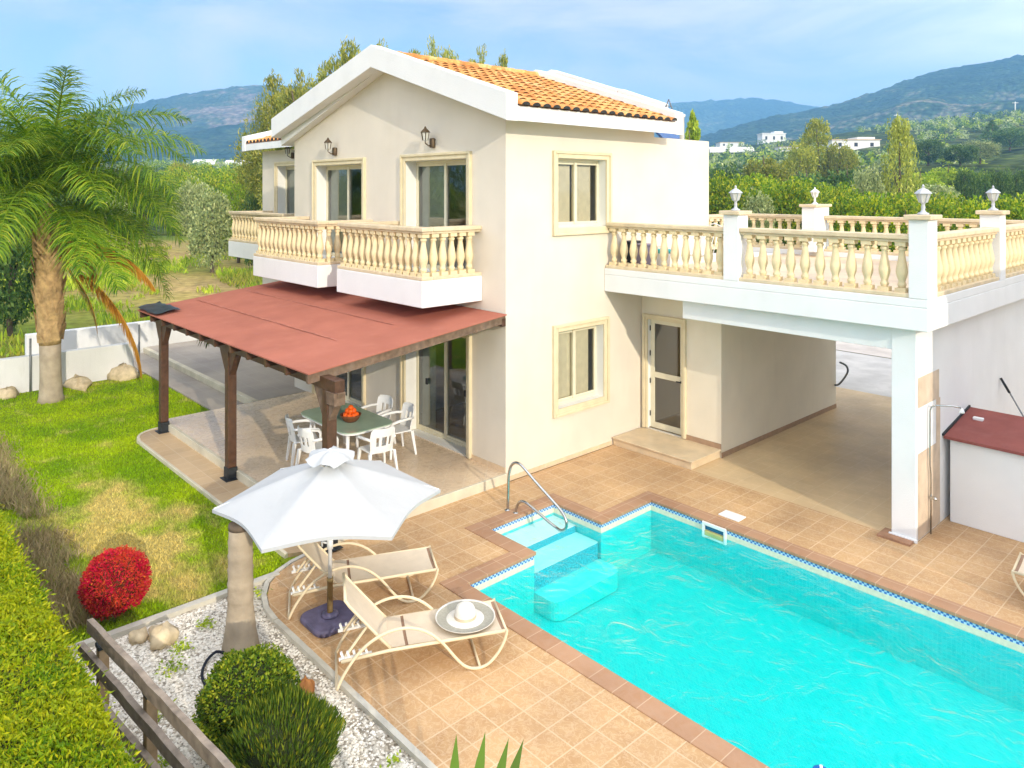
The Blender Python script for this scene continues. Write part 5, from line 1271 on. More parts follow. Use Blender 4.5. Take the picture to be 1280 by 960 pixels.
def T(u, vtop, wpx, D, kind, leaf, label, group=None, name='tree', cf=.12, base=None):
    zb = gh(u, D) if base is None else base
    zt = 4.9+(238-vtop)/940*D
    x, y = wpos(u, D)
    return tree(x, y, zb-.1, max(1.0, zt-zb+.1), wpx*D/940, kind, leaf, label, group, name, cf)
def background_trees():
    # behind the villa roof
    T(385,72,120,44,'wispy','cas','feathery casuarina rising left of the white gable',cf=.3)
    T(432,42,120,46,'wispy','cas','tall feathery casuarina just left of the gable peak',cf=.3)
    T(352,112,120,48,'fine','cas','bushy lower casuarina beside the rear wing roof')
    T(395,92,150,50,'fine','cas','broad leafy crown behind the left slope of the gable')
    T(500,50,150,50,'wispy','cas','feathery treetop just showing over the roof right of the gable peak',cf=.3)
    T(572,41,90,52,'wispy','cas','thin treetop over the clay ridge, left of a pair',cf=.3)
    T(607,45,80,52,'wispy','cas','thin treetop over the clay ridge, right of a pair',cf=.3)
    # right of the villa
    T(866,134,84,62,'cone','lime','pointed yellow green conifer beside the end of the villa eave',cf=.05)
    T(905,205,70,85,'round','dark','dark rounded tree nearest the villa parapet wall')
    T(957,178,76,95,'wide','gold','spreading olive gold tree below the far white cube house')
    T(930,212,60,80,'wide','brown','leafless grey brown tree behind the citrus hedge')
    T(1022,146,56,130,'tall','gold','tall golden green tree rising behind the dark thicket')
    T(1000,178,50,125,'round','gold','golden rounded tree left of the tall golden one')
    T(1050,176,46,128,'round','gold','golden rounded tree right of the tall golden one')
    T(1010,196,70,80,'wide','dark','dark green thicket tree left part, behind the rear terrace pillar')
    T(1060,190,80,78,'wide','dark','dark green thicket tree directly above the rear terrace pillar')
    T(1085,206,50,66,'round','olive','greyish olive tree leaning against the tall pale tree')
    T(1124,143,54,66,'tall','euc','tall pale yellow green eucalyptus standing alone above the terrace',cf=.04)
    T(1150,200,70,96,'wide','lime','wide lime green tree right of the tall pale tree')
    T(1185,196,74,110,'wide','lime','wide lime green tree on the slope in front of the tan field')
    T(1172,218,60,75,'wide','olive','umbrella shaped tree with a visible trunk over the side terrace',cf=.35)
    T(1225,174,52,180,'round','olive','grey green rounded tree next to the tan field')
    T(1200,180,50,170,'round','dark','dark rounded tree left of the grey green one by the tan field')
    T(1228,206,46,100,'wide','lime','flat topped tree above the dark hedge at right',cf=.3)
    T(1160,172,44,190,'round','dark','dark rounded tree right of the tall pale tree, on the slope')
    T(1262,158,46,240,'round','dark','dark rounded tree high on the right slope at the picture edge')
    T(1240,150,44,260,'cone','dark','dark pointed tree high on the right slope')
    T(948,236,46,44,'round','olive','grey green olive tree right behind the first terrace lantern')
    for i in range(9):
        T(1205+i*13,208+(i%3)*2,26,88,'round','dark','dark green clipped tree in the shelter hedge at right','dark shelter hedge trees')
    rnd = random.Random(6)
    for i in range(16):
        T(890+i*11+rnd.uniform(-4,4), 222+rnd.uniform(-4,8)+(0 if i<7 else 6), 72, 52+rnd.uniform(-4,8), 'round','citrus','yellow green citrus tree behind the rear terrace balustrade','citrus trees behind the rear balustrade', 'citrus_tree', .04)
    for i in range(15):
        T(1062+i*17+rnd.uniform(-5,5), 247+rnd.uniform(-3,3), 82, 37+rnd.uniform(-2,5), 'round','citrus','yellow green citrus tree in the row behind the side terrace','citrus trees behind the side terrace', 'citrus_tree', .04)
    # left of the villa
    for i in range(34):
        D = 80+rnd.uniform(0,75); u = rnd.uniform(215,350)
        T(u, 206+(155-D)*.16+rnd.uniform(-2,4), 48, D, 'round','citrus','yellow green citrus tree in the orchard left of the villa','citrus trees in the left orchard', 'citrus_tree', .04)
    T(225,186,40,120,'wide','gold','rust and gold tree at the left end of the orchard')
    T(265,232,64,46,'round','olive','grey green olive bush by the field edge left of the balcony', name='olive_tree', cf=.02)
    T(298,222,56,52,'round','lime','green bushy tree beside the rear wing wall', cf=.02)
    T(318,236,40,46,'round','dark','dark green shrub low beside the rear wing wall', cf=.02)
    T(240,222,50,60,'round','olive','pale grey olive tree behind the palm fronds', name='olive_tree')
    T(180,200,60,75,'round','dark','dark tree behind the right fronds of the palm')
    T(130,196,70,70,'wide','olive','olive green tree seen through the palm crown')
    T(30,196,80,60,'round','dark','dark leafy tree behind the left fronds of the palm')
    T(90,210,70,52,'round','dark','dark bushy tree behind the palm trunk')
    T(-30,180,90,48,'round','cas','tree at the left picture edge behind the palm')
    T(12,262,90,26,'round','dark','dark shaded bush beyond the boundary wall left of the palm trunk', name='bush', cf=.0)
    T(110,258,60,44,'wide','lime','low green bush in the field right of the palm trunk', name='bush', cf=.0)
background_trees()

def field_growth():
    rng = np.random.default_rng(5)
    # weeds and tall grass beyond the boundary wall
    N = 26000
    u = rng.uniform(-30,345,N); D = rng.uniform(21,64,N)
    x, y = wpos(u, D); m = (vnoise(x/3.0,y/3.0,4)+.5*vnoise(x/1.1,y/1.1,8) > .72) & (x < -16.2)
    x, y = x[m], y[m]; n = len(x); h = rng.uniform(.12,.5,n)*(.5+vnoise(x/3,y/3,4))
    lean = rng.normal(size=(n,3))*.35; lean[:,2] = 1
    V, Q = leaf_quads(np.stack([x,y,-.1+h*.5],1), lean, h, rng.uniform(.05,.12,n), rng)
    k = vnoise(x/6,y/6,12)+rng.normal(size=n)*.1
    green = k < .62
    Vr = V.reshape(-1,4,3)
    tag(np_mesh('field_weeds', Vr[green].reshape(-1,3), np.arange(green.sum()*4).reshape(-1,4), LEAF['lime']), kind='stuff')
    tag(np_mesh('dry_field_grass', Vr[~green].reshape(-1,3), np.arange((~green).sum()*4).reshape(-1,4), LEAF['gold']), kind='stuff')
field_growth()

# ------------------------------------------------------------------ garden: lawn, hedge, bushes, palms
def in_poly(x, y, poly):
    c = np.zeros(len(x), bool); n = len(poly)
    for i in range(n):
        x0,y0 = poly[i]; x1,y1 = poly[(i+1)%n]
        c ^= ((y0 > y) != (y1 > y)) & (x < (x1-x0)*(y-y0)/(y1-y0+1e-12)+x0)
    return c
def lawn_grass():
    rng = np.random.default_rng(21)
    poly = [(-12.1,-6.6),(.2,-6.6),(.2,-4.0),(-.1,-3.94),(-6.45,-3.96),(-6.8,-3.85),(-7.0,-3.5),(-7.1,-3.2),(-7.1,-2.08),(-12.1,-2.08)]
    N = 120000
    x = -12.1+12.3*rng.uniform(0,1,N)**.72; y = rng.uniform(-6.6,-2.05,N)
    m = in_poly(x, y, poly); x, y = x[m], y[m]; n = len(x)
    h = rng.uniform(.018,.055,n)*(.7+.6*vnoise(x*1.5,y*1.5,3)); a = rng.uniform(0,2*np.pi,n); w = rng.uniform(.006,.014,n)
    dx, dy = np.cos(a)*w, np.sin(a)*w; lx, ly = rng.normal(size=n)*.02, rng.normal(size=n)*.02; z0 = np.full(n,-.03)
    V = np.stack([np.stack([x-dx,y-dy,z0],1), np.stack([x+dx,y+dy,z0],1), np.stack([x+lx,y+ly,z0+h],1)],1).reshape(-1,3)
    tag(np_mesh('lawn_grass', V, np.arange(len(V)).reshape(-1,3), M['blade']), kind='stuff')
    # long dry grass between hedge and lawn
    N = 15000
    x = rng.uniform(-9,-.1,N); y = -6.35+rng.normal(size=N)*.28
    m = (y > -6.95) & (y < -5.6) & (vnoise(x*1.2,y*1.2,6) > .25); x, y = x[m], y[m]; n = len(x)
    h = rng.uniform(.10,.42,n)*(np.clip((-5.5-y)/.9,.25,1)); lean = rng.normal(size=(n,3))*.55; lean[:,2] = 1
    V, Q = leaf_quads(np.stack([x,y,-.03+h*.45],1), lean, h, rng.uniform(.008,.018,n), rng)
    tag(np_mesh('dry_grass', V, Q, mat_leaf('dry_grass_blades', [(0,(.26,.22,.10)),(.3,(.46,.35,.18)),(.7,(.60,.46,.24)),(1,(.30,.34,.07))], .25)), kind='stuff')
    # pebbles of the gravel bed
    N = 24000
    x = rng.uniform(.34,6.2,N); y = rng.uniform(-6.9,-4.70,N); m = (x+y*0 > .34) & ~((x < .9) & (y > -4.75)); x, y = x[m], y[m]; n = len(x)
    s = rng.uniform(.006,.019,n)
    ang = rng.uniform(0,2*np.pi,n)
    base = np.array([[1,0,0],[0,1,0],[-1,0,0],[0,-1,0],[0,0,.8]],float)
    ca, sa = np.cos(ang), np.sin(ang)
    bx = base[None,:,0]*ca[:,None]*rng.uniform(.7,1.5,(n,1))-base[None,:,1]*sa[:,None]; by = base[None,:,0]*sa[:,None]+base[None,:,1]*ca[:,None]
    V = np.stack([x[:,None]+bx*s[:,None], y[:,None]+by*s[:,None], -.036+base[None,:,2]*s[:,None]*rng.uniform(.7,1.2,(n,1))],-1).reshape(-1,3)
    f = np.array([[0,1,4],[1,2,4],[2,3,4],[3,0,4]]); Q = (np.arange(n)[:,None,None]*5+f[None]).reshape(-1,3)
    tag(np_mesh('gravel_stones', V, Q, M['pebble'], smooth=True), kind='stuff')
lawn_grass()
def gravel_weeds():
    rng = np.random.default_rng(44); Cs = []
    for cx, cy, r, n in ((1.02,-5.62,.05,60),(1.30,-5.80,.07,80),(.75,-5.25,.06,60),(.95,-4.95,.05,50),(1.9,-6.15,.06,60),(2.6,-6.3,.06,60),(.55,-4.55,.05,40),(3.9,-4.85,.04,30)):
        Cs.append(np.stack([cx+rng.normal(size=n)*r, cy+rng.normal(size=n)*r, rng.uniform(-.03,.03,n)],1))
    C = np.concatenate(Cs); d = rng.normal(size=C.shape); d[:,2] = np.abs(d[:,2])*.6
    V, Q = leaf_quads(C, d, rng.uniform(.03,.06,len(C)), rng.uniform(.015,.03,len(C)), rng)
    tag(np_mesh('gravel_weeds', V, Q, LEAF['lime']), kind='stuff')
gravel_weeds()

def hedge():
    rng = np.random.default_rng(31)
    H = thing('clipped_hedge', 'broad yellow green clipped conifer hedge in the near corner', 'hedge', (1,-7.8,0))
    zt = 1.46
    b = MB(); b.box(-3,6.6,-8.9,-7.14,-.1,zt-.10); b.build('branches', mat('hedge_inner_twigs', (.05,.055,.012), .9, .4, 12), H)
    N = 210000
    x = np.concatenate([rng.uniform(-1.5,6.6,int(N*.86)), rng.uniform(-1.5,6.6,N-int(N*.86))]); y = np.empty(N); z = np.empty(N)
    k = int(N*.86); y[:k] = rng.uniform(-8.5,-7.02,k)
    bump = .10*(vnoise(x*2.2,y*2.2,1)-.5)+.07*(vnoise(x*7,y*7,2)-.5)+.05*(vnoise(x*17,y*17,7)-.5)
    z[:k] = zt-.05+bump[:k]+rng.uniform(-.07,.03,k)
    edge = np.clip((y[:k]+7.20)/.18,0,1); z[:k] -= .12*edge**2
    y[k:] = -7.08+rng.normal(size=N-k)*.05; z[k:] = rng.uniform(.25,zt-.05,N-k)
    d = rng.normal(size=(N,3))*.6; d[:,2] += .6; d[k:,1] += .9
    V, Q = leaf_quads(np.stack([x,y,z],1), d, rng.uniform(.028,.062,N), rng.uniform(.009,.020,N), rng)
    o = np_mesh('foliage', V-np.array([1,-7.8,0]), Q, mat_leaf('golden_conifer_sprays', [(0,(.08,.19,.005)),(.35,(.23,.40,.006)),(.7,(.44,.55,.01)),(1,(.74,.68,.02))], .45, big=.4, bigcol=(.56,.54,.01), bscale=1.6), H)
hedge()

def shrub(name, label, cx, cy, rx, rz, zc, n, ln, wd, mt, core, up=.5, rag=.08, seed=1, cat='bush', spiky=False):
    rng = np.random.default_rng(seed)
    S_ = thing(name, label, cat, (cx,cy,0))
    d = sphere_dirs(n, rng); m = d[:,2] > -.75; d = d[m]; n = len(d)
    r = 1+rag*(vnoise(d[:,0]*4+7,d[:,1]*4+d[:,2]*3,seed)-.5)*2
    q = rng.uniform(.80,1.0,n)
    C = d*np.array([rx,rx,rz])*(r*q)[:,None]+np.array([0,0,zc])
    C[:,2] = np.maximum(C[:,2], .0)
    T_ = d*1.0+rng.normal(size=d.shape)*(.25 if spiky else .8); T_[:,2] += up
    V, Q = leaf_quads(C, T_, rng.uniform(.7,1.3,n)*ln, rng.uniform(.7,1.3,n)*wd, rng)
    np_mesh('foliage', V, Q, mt, S_)
    b = MB(); b.lathe([(rx*.84*math.cos(R(a)), zc+rz*.84*math.sin(R(a))) for a in range(-75,91,15)], (cx,cy,0), 18); b.build('branches', core, S_)
    s = MB(); s.tube([(cx,cy,-.06),(cx,cy,zc)], [.035,.03], 7); s.build('stem', M['bark'], S_)
    return S_
TW = mat('dark_twigs', (.035,.045,.015), .9, .4, 12)
shrub('round_bush','round clipped green bush in the white gravel beside the palm stump',2.80,-5.66,.42,.40,.34,17000,.034,.018,mat_leaf('box_leaves',[(0,(.04,.10,.008)),(.45,(.14,.24,.012)),(.85,(.32,.38,.02)),(1,(.48,.47,.03))],.3),TW,.4,.17,2)
shrub('rosemary_bush','dark green bush with upright needle shoots in the gravel at the bottom edge',3.42,-5.62,.47,.36,.26,13000,.085,.011,mat_leaf('rosemary_needles',[(0,(.04,.085,.012)),(.5,(.10,.18,.016)),(.9,(.25,.30,.025)),(1,(.45,.42,.02))],.25),TW,1.5,.22,3,spiky=True)
shrub('red_bush','bright red ball shaped bush on the lawn',-.175,-5.955,.37,.37,.36,12000,.034,.016,mat_leaf('scarlet_leaves',[(0,(.50,.004,.04)),(.45,(.85,.008,.075)),(.8,(.90,.03,.06)),(1,(.90,.28,.03))],.35,big=.45,bigcol=(.70,.12,.014),bscale=5),mat('red_inner_twigs',(.10,.03,.012),.9,.4,12),.3,.10,4)

def frond_geo(e0, droop, L, ll, seed, dead=False, nl=64, width=.028):
    rng = random.Random(seed); V = []; Q = []
    n = 26; pts = []; p = Vector((0,0,0)); 
    for i in range(n+1):
        t = i/n; e = R(e0-droop*t**1.25); pts.append((p.copy(), Vector((math.cos(e),0,math.sin(e)))))
        p += Vector((math.cos(e),0,math.sin(e)))*(L/n)
    # rachis: thin three sided strip
    for i in range(n+1):
        q, d = pts[i]; w = .03*(1-i/n)+.006; nn = Vector((-d.z,0,d.x))
        V += [q+Vector((0,w,0)), q+nn*w*.8, q-Vector((0,w,0))]
    for i in range(n):
        for j in range(3):
            a, b = i*3+j, i*3+(j+1)%3; Q.append((a,b,b+3,a+3))
    for k in range(nl):
        t = .12+.88*(k+.5)/nl; f = t*n; i = min(n-1,int(f)); q = pts[i][0].lerp(pts[i+1][0], f-i); d = pts[i][1]
        for s in (-1,1):
            l = ll*(math.sin(math.pi*min(1,.18+.80*t))**.6)*rng.uniform(.75,1.1)
            up = Vector((-d.z,0,d.x))
            di = (d*rng.uniform(.35,.65)+Vector((0,s,0))*rng.uniform(.6,1.0)+up*rng.uniform(-.3,.75)).normalized()
            if dead: di = (d*.9+Vector((0,s,0))*rng.uniform(.15,.4)+Vector((0,0,-.3))).normalized()
            side = di.cross(up).normalized(); q0 = q.copy(); w = width*rng.uniform(.8,1.2)
            o = len(V); g = rng.uniform(.5,1.0)
            V += [q0-side*w*.3, q0+side*w*.3]
            for st, fr in ((1,.35),(2,.35),(3,.3)):
                q0 = q0+di*l*fr; di = (di+Vector((0,0,-1))*(.72*g)).normalized(); ww = w*(.5,.42,.06)[st-1]
                V += [q0-side*ww, q0+side*ww]
            for st in range(3): Q.append((o+2*st,o+2*st+1,o+2*st+3,o+2*st+2))
    return np.array([tuple(v) for v in V]), np.array(Q)
def palm():
    px, py = -10.9, -4.5
    P = thing('queen_palm', 'tall feathery palm on the lawn with dead orange fronds hanging down', 'palm tree', (px,py,-.03))
    lean = lambda z: (px+.03*z, py-.02*z)
    t = MB(); prof = [(.30,-.05),(.25,.1),(.225,.5),(.22,1.0),(.225,1.35)]
    pts = [(*lean(z),z) for r,z in prof]; t.tube(pts, [r for r,z in prof], 18); t.build('trunk', M['palmbark'], P)
    h = MB(); rnd = random.Random(4)
    prof = [(.23,1.32),(.25,1.6),(.27,2.1),(.28,2.7),(.27,3.2),(.24,3.7),(.18,4.2),(.10,4.6)]
    h.tube([(*lean(z),z) for r,z in prof], [r for r,z in prof], 16)
    for i in range(110):
        z = 1.35+rnd.random()*2.5; a = rnd.random()*6.28; r = .235+.045*math.sin((z-1.3)/2.9*math.pi); x, y = lean(z)
        p0 = Vector((x+r*math.cos(a), y+r*math.sin(a), z)); out = Vector((math.cos(a),math.sin(a),0)); sd = Vector((-math.sin(a),math.cos(a),0))*rnd.uniform(.06,.13)
        hh = rnd.uniform(.25,.5)
        h.add([p0-sd, p0+sd, p0+sd*.6+out*.06+Vector((0,0,hh*.6)), p0+out*.11+Vector((0,0,hh)), p0-sd*.6+out*.06+Vector((0,0,hh*.6))], [(0,1,2,3,4)])
    h.build('husk', M['husk'], P)
    fm = mat_leaf('palm_leaflets', [(0,(.05,.14,.010)),(.4,(.14,.28,.014)),(.8,(.30,.43,.02)),(1,(.48,.52,.04))], .45)
    dm = mat_leaf('dead_palm_leaflets', [(0,(.40,.17,.02)),(.5,(.60,.30,.03)),(1,(.70,.42,.08))], .3)
    specs = [(84,66,3.1,.8),(68,92,3.5,.9),(52,98,3.6,.95),(38,98,3.6,1.0),(24,96,3.8,1.05),(8,84,3.6,1.1),(-8,68,3.3,1.05)]
    data = []
    for i, sp in enumerate(specs):
        V, Q = frond_geo(*sp, seed=i+3, nl=120, width=.023); o = np_mesh('frond', V, Q, fm); data.append(o.data); bpy.data.objects.remove(o)
    hz = 4.6
    k = 0
    for i, cnt in enumerate((5,7,9,9,9,8,5)):
        for j in range(cnt):
            c = bpy.data.objects.new('frond', data[i]); COL.objects.link(c); c.parent = P
            a = 2*math.pi*(j+.37*i)/cnt+rnd.uniform(-.25,.25)
            c.location = (.03*hz+.12*math.cos(a), -.02*hz+.12*math.sin(a), hz+.03+.45*(1-i/6)-.2*(i>4)); c.rotation_euler = (rnd.uniform(-.12,.12), rnd.uniform(-.1,.1), a); sc = rnd.uniform(.85,1.08); c.scale = (sc,sc,sc); k += 1
    for a, e0, dr, L, z in ((.85,-32,54,3.5,3.4),(.62,6,62,2.9,3.7),(1.35,-50,38,2.0,3.3),(2.3,5,95,2.0,3.6)):
        V, Q = frond_geo(e0, dr, L, .6, int(a*10)+20, dead=True, nl=130, width=.027); o = np_mesh('dead_frond', V, Q, dm, P); o.location = (.1+.2*math.cos(a), -.07+.2*math.sin(a), z); o.rotation_euler = (0,0,a)
palm()
def stump():
    t = thing('palm_stump', 'bare ringed palm trunk in the white gravel half behind the parasol', 'palm trunk', (1.40,-5.13,-.04))
    b = MB(); prof = [(.20,-.06),(.185,.03),(.160,.16),(.145,.32)]
    z = .34
    while z < 1.24:
        prof += [(.140-.02*z*.6,z),(.145-.02*z*.6,z+.03),(.137-.02*z*.6,z+.05)]; z += .15
    prof += [(.120,1.29),(.112,1.30),(.02,1.30)]
    b.lathe(prof, (1.40,-5.13,0), 22); b.build('trunk', M['palmbark'], t)
    c = MB(); c.lathe([(.124,1.25),(.126,1.30),(.10,1.312),(.01,1.308)], (1.40,-5.13,0), 22); c.build('cut_top', M['bark'], t)
stump()
def hanging_frond():
    V, Q = frond_geo(-70, 20, 1.0, .5, 77, nl=34, width=.03); o = np_mesh('fallen_frond', V, Q, mat_leaf('green_frond_tip', [(0,(.03,.07,.008)),(1,(.16,.22,.02))], .3)); o.location = (-7.5,-2.3,2.5); o.rotation_euler = (0,0,.6)
    tag(o, 'green palm frond tip hanging behind the pergola roof edge', 'palm frond')
hanging_frond()
def spiky_plant():
    bx, by = 5.75, -5.72
    P = thing('spiky_plant', 'plant with upright pointed green leaves at the bottom edge', 'plant', (bx,by,-.03))
    tips = [(5.15,-5.13,1.02),(5.28,-4.97,1.03),(5.42,-4.87,1.01),(5.50,-4.80,1.01),(5.9,-5.0,.8),(5.2,-5.6,.7),(6.1,-5.7,.8)]
    m = mat_leaf('spear_leaves', [(0,(.06,.14,.012)),(1,(.13,.22,.02))], .3)
    for i, tp in enumerate(tips):
        b = Vector((bx,by,-.03)); tip = Vector(tp); d = tip-b; sd = d.cross(Vector((.6,-.7,.3))).normalized(); l = MB(); vs = []
        for k in range(9):
            t = k/8; w = .065*math.sin(math.pi*(.12+.86*t))**.8*(1 if t < 1 else 0); c = b+d*t+Vector((0,0,.10*math.sin(math.pi*t)*0)); f = Vector((.5,-.6,.2)).normalized()*.018
            vs += [c-sd*w, c+f*(1-t), c+sd*w]
        l.add(vs, [q for k in range(8) for q in ((3*k,3*k+1,3*k+4,3*k+3),(3*k+1,3*k+2,3*k+5,3*k+4))], 0, True); l.build('leaf', m, P)
spiky_plant()

def fence_and_walls():
    Fz = thing('rail_fence', 'weathered wooden rail fence between the hedge and the gravel', 'fence', (2.5,-6.45,0))
    for z, w in ((.80,.115),(.48,.11),(.16,.11)):
        r = MB(); rnd = random.Random(int(z*100)); n = 18; vs = []
        x0, x1 = (1.45 if z > .7 else 1.2 if z > .4 else .9), 5.6
        y = -6.64
        for i in range(n+1):
            x = x0+(x1-x0)*i/n; yy = y+.09*(x-1) + rnd.uniform(-.004,.004); zz = z+rnd.uniform(-.004,.004)
            vs += [(x,yy-.026,zz-w/2),(x,yy+.026,zz-w/2),(x,yy+.026,zz+w/2),(x,yy-.026,zz+w/2)]
        r.add(vs, [(4*i+j,4*i+(j+1)%4,4*i+4+(j+1)%4,4*i+4+j) for i in range(n) for j in range(4)]+[(3,2,1,0),(4*n,4*n+1,4*n+2,4*n+3)]); r.build('rail', M['fence_wood'], Fz)
    for x in (1.55,2.62,4.5):
        p = MB(); y = -6.64+.09*(x-1)+.075; zt = .64 if 2 < x < 3 else .60; p.box(x-.05,x+.05,y-.045,y+.045,-.1,zt); po = p.build('post', mat('honey_wood_post', (.36,.25,.14), .7, .3, 9), Fz, bevel=.006)
        c = MB(); c.box(x-.058,x+.058,y-.053,y+.053,zt+.001,zt+.04); c.build('post_cap', M['iron'], po, bevel=.006)
    w = MB(); w.box(-12.5,-12.28,-14,-2.30,-.15,.82); tag(w.build('boundary_wall', M['wallwhite'], loc=(-12.4,-7,-.15), bevel=.02), 'low whitewashed boundary wall behind the palm trunk', 'wall')
    w = MB(); w.box(-15.75,-15.5,-4.2,7,-.15,.82); tag(w.build('boundary_wall', M['wallwhite'], loc=(-15.6,0,-.15), bevel=.02), 'farther whitewashed wall across the lane beside the pergola', 'wall')
    w = MB(); w.box(-20,12,19.4,19.65,-.2,.75); tag(w.build('boundary_wall', M['wallwhite'], loc=(-4,19.5,-.2), bevel=.02), 'white boundary wall seen through the carport beyond the drive', 'wall')
    for i, (y, h) in enumerate(((-4.7,1.28),(-2.22,1.32))):
        p = MB(); p.tube([(-12.12,y,-.1),(-12.12,y,h)], .025, 8); tag(p.build('fence_post', M['galv'], loc=(-12.12,y,-.1)), ('thin grey metal post standing left of the palm trunk','thin grey metal post at the lawn corner by the pergola')[i], 'post')
    rng = random.Random(12)
    def rock(x, y, z, sx, sy, sz, m, label, seed, group=None):
        b = MB(); n = 12; k = 7; vs = []
        for j in range(k+1):
            ph = math.pi*j/k
            for i in range(n):
                t = 2*math.pi*i/n; q = 1+.22*math.sin(3*t+seed)*math.sin(2*ph+seed*1.7)+.13*math.sin(5*t+seed*2+3*ph)
                vs.append((x+sx*q*math.sin(ph)*math.cos(t), y+sy*q*math.sin(ph)*math.sin(t), z-sz*q*math.cos(ph)))
        b.add(vs, [(j*n+i,j*n+(i+1)%n,(j+1)*n+(i+1)%n,(j+1)*n+i) for j in range(k) for i in range(n)], 0, True)
        tag(b.build('rock', m, loc=(x,y,z-sz)), label, 'rock', group)
    rock(.72,-5.72,.02,.20,.15,.11,M['rock'],'large pale boulder at the gravel edge below the red bush',1)
    rock(.52,-5.90,.0,.12,.10,.07,M['rock'],'smaller brown stone left of the pale boulder by the fence',2)
    rock(2.58,-4.98,.02,.10,.09,.09,M['rock_orange'],'rusty orange stone in the gravel next to the round bush',3)
    rock(-12.0,-5.2,.03,.30,.24,.16,M['rock'],'orange tinted rock at the wall foot left of the palm trunk',4)
    rock(-11.95,-3.7,.03,.55,.30,.17,M['rock'],'long pale rock at the wall foot right of the palm trunk',5)
    rock(-12.1,-2.6,.05,.42,.35,.26,M['rock'],'pale boulder at the lawn corner beside the thin metal post',6)
    rock(-12.0,-4.35,.0,.2,.16,.09,M['rock'],'small rock directly behind the palm trunk foot',7)
    h = MB(); h.tube(smooth_path([(1.42,-5.32,-.01),(1.40,-5.40,.02),(1.45,-5.52,-.01),(1.62,-5.62,-.02),(1.85,-5.66,-.02),(2.2,-5.70,-.02),(2.5,-5.72,-.02)]), .015, 7); tag(h.build('garden_hose', M['hose'], loc=(1.3,-5.5,-.03)), 'black irrigation hose running from the palm stump to the bush', 'hose')
fence_and_walls()

# ------------------------------------------------------------------ air, light, sky, camera
def air():
    b = MB(); X = 2900
    b.box(CAM[0]-X-500, CAM[0]+X-500, CAM[1]-X+500, CAM[1]+X+500, -2.6, 330)
    m = bpy.data.materials.new('pale_air'); m.use_nodes = True; nt = m.node_tree; nt.nodes.clear()
    o = nt.nodes.new('ShaderNodeOutputMaterial'); v = nt.nodes.new('ShaderNodeVolumePrincipled')
    v.inputs['Color'].default_value = (.26,.58,1.0,1); v.inputs['Density'].default_value = HAZE; v.inputs['Anisotropy'].default_value = 0
    nt.links.new(v.outputs[0], o.inputs['Volume'])
    ob = b.build('haze', m); tag(ob, kind='stuff')
HAZE = .00042
air()

SUN = Vector((3.6,-1.0,1.25)).normalized()
elev = math.asin(SUN.z); azim = math.atan2(SUN.x, SUN.y)
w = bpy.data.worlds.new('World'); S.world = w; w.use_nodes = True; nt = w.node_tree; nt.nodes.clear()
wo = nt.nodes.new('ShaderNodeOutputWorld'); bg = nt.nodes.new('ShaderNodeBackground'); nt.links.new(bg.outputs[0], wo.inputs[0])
sk = nt.nodes.new('ShaderNodeTexSky'); sk.sky_type = 'NISHITA'; sk.sun_disc = False; sk.sun_elevation = elev; sk.sun_rotation = azim; sk.air_density = 1.0; sk.dust_density = .6; sk.ozone_density = 1.6
tc = nt.nodes.new('ShaderNodeTexCoord'); mp = nt.nodes.new('ShaderNodeMapping'); mp.inputs['Scale'].default_value = (1.2,1.2,4.2); nt.links.new(tc.outputs['Generated'], mp.inputs[0])
nz = nt.nodes.new('ShaderNodeTexNoise'); nz.inputs['Scale'].default_value = 2.6; nz.inputs['Detail'].default_value = 8; nz.inputs['Roughness'].default_value = .55; nz.inputs['Distortion'].default_value = .6; nt.links.new(mp.outputs[0], nz.inputs['Vector'])
rp = ramp(nt, [(.36,(.05,.05,.05)),(.66,(.95,.95,.95))]); nt.links.new(nz.outputs['Fac'], rp.inputs[0])
cl = mixc(nt, rp.outputs[0], sk.outputs[0], (7.1,7.0,8.6))
dt = nt.nodes.new('ShaderNodeVectorMath'); dt.operation = 'DOT_PRODUCT'; nt.links.new(tc.outputs['Generated'], dt.inputs[0]); dt.inputs[1].default_value = tuple(SUN)  # hand-shaped fill: sky brightened and warmed toward the sun, dimmed in view
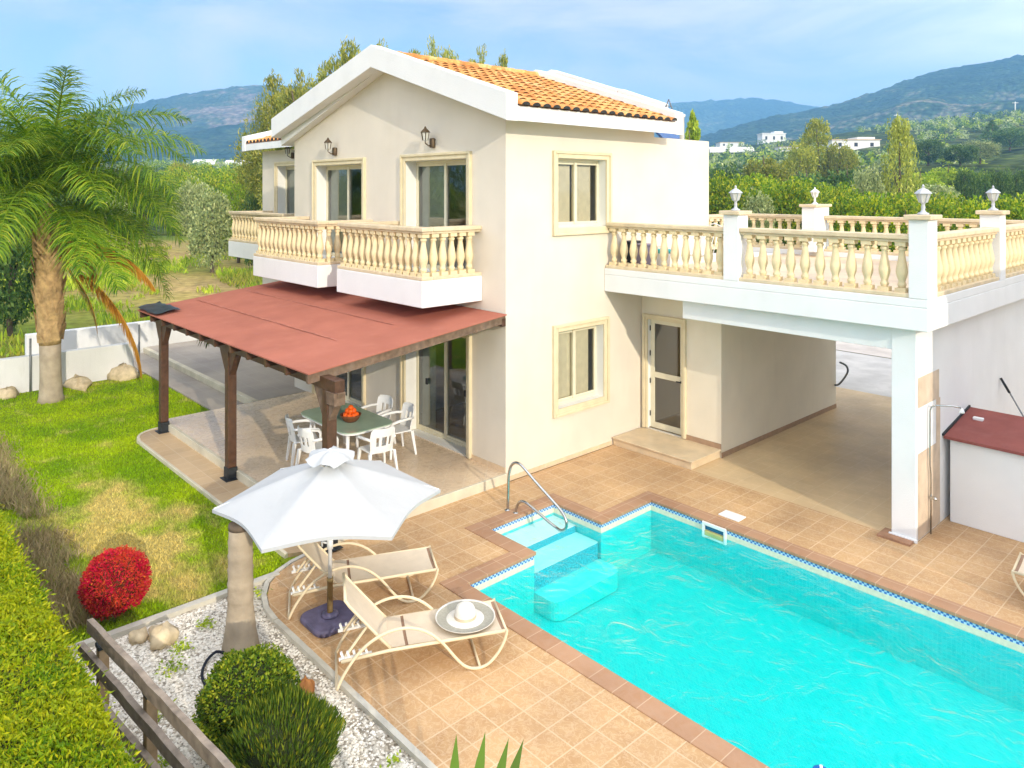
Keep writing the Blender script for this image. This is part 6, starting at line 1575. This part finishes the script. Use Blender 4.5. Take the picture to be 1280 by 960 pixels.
gr = nt.nodes.new('ShaderNodeMapRange'); gr.inputs[1].default_value = -.70; gr.inputs[2].default_value = .05; gr.inputs[3].default_value = .60; gr.inputs[4].default_value = 1.6; gr.interpolation_type = 'SMOOTHSTEP'; nt.links.new(dt.outputs['Value'], gr.inputs[0])
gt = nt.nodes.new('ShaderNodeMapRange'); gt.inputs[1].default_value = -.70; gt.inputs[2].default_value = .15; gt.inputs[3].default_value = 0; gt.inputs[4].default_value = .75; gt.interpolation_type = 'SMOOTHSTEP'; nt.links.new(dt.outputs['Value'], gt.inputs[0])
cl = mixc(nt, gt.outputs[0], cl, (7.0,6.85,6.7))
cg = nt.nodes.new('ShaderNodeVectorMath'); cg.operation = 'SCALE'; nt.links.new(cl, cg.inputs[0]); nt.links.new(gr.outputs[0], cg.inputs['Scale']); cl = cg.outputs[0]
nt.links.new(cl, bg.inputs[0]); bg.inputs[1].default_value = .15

ld = bpy.data.lights.new('sun', 'SUN'); ld.energy = 2.8; ld.angle = R(.5); ld.color = (1.0,.90,.74)
lo = bpy.data.objects.new('sun', ld); COL.objects.link(lo); lo.rotation_euler = (-SUN).to_track_quat('-Z','Y').to_euler(); lo.location = (40,-10,20)

cd = bpy.data.cameras.new('camera'); co = bpy.data.objects.new('camera', cd); COL.objects.link(co); S.camera = co
co.location = (CAM[0],CAM[1],CH); co.rotation_euler = (R(90),0,math.atan2(.73624,.67672))
cd.sensor_width = 36; cd.lens = F/1280*36; cd.shift_y = -(480-HY)/1280; cd.clip_end = 20000; cd.clip_start = .05

S.view_settings.view_transform = 'Standard'; S.view_settings.look = 'None'; S.view_settings.exposure = .6; S.view_settings.gamma = 1
c = S.cycles
c.use_denoising = True; c.max_bounces = 8; c.diffuse_bounces = 4; c.glossy_bounces = 3; c.transmission_bounces = 6; c.transparent_max_bounces = 16; c.volume_bounces = 1
c.caustics_reflective = False; c.caustics_refractive = False; c.sample_clamp_indirect = 8; c.use_adaptive_sampling = True; c.adaptive_threshold = .02
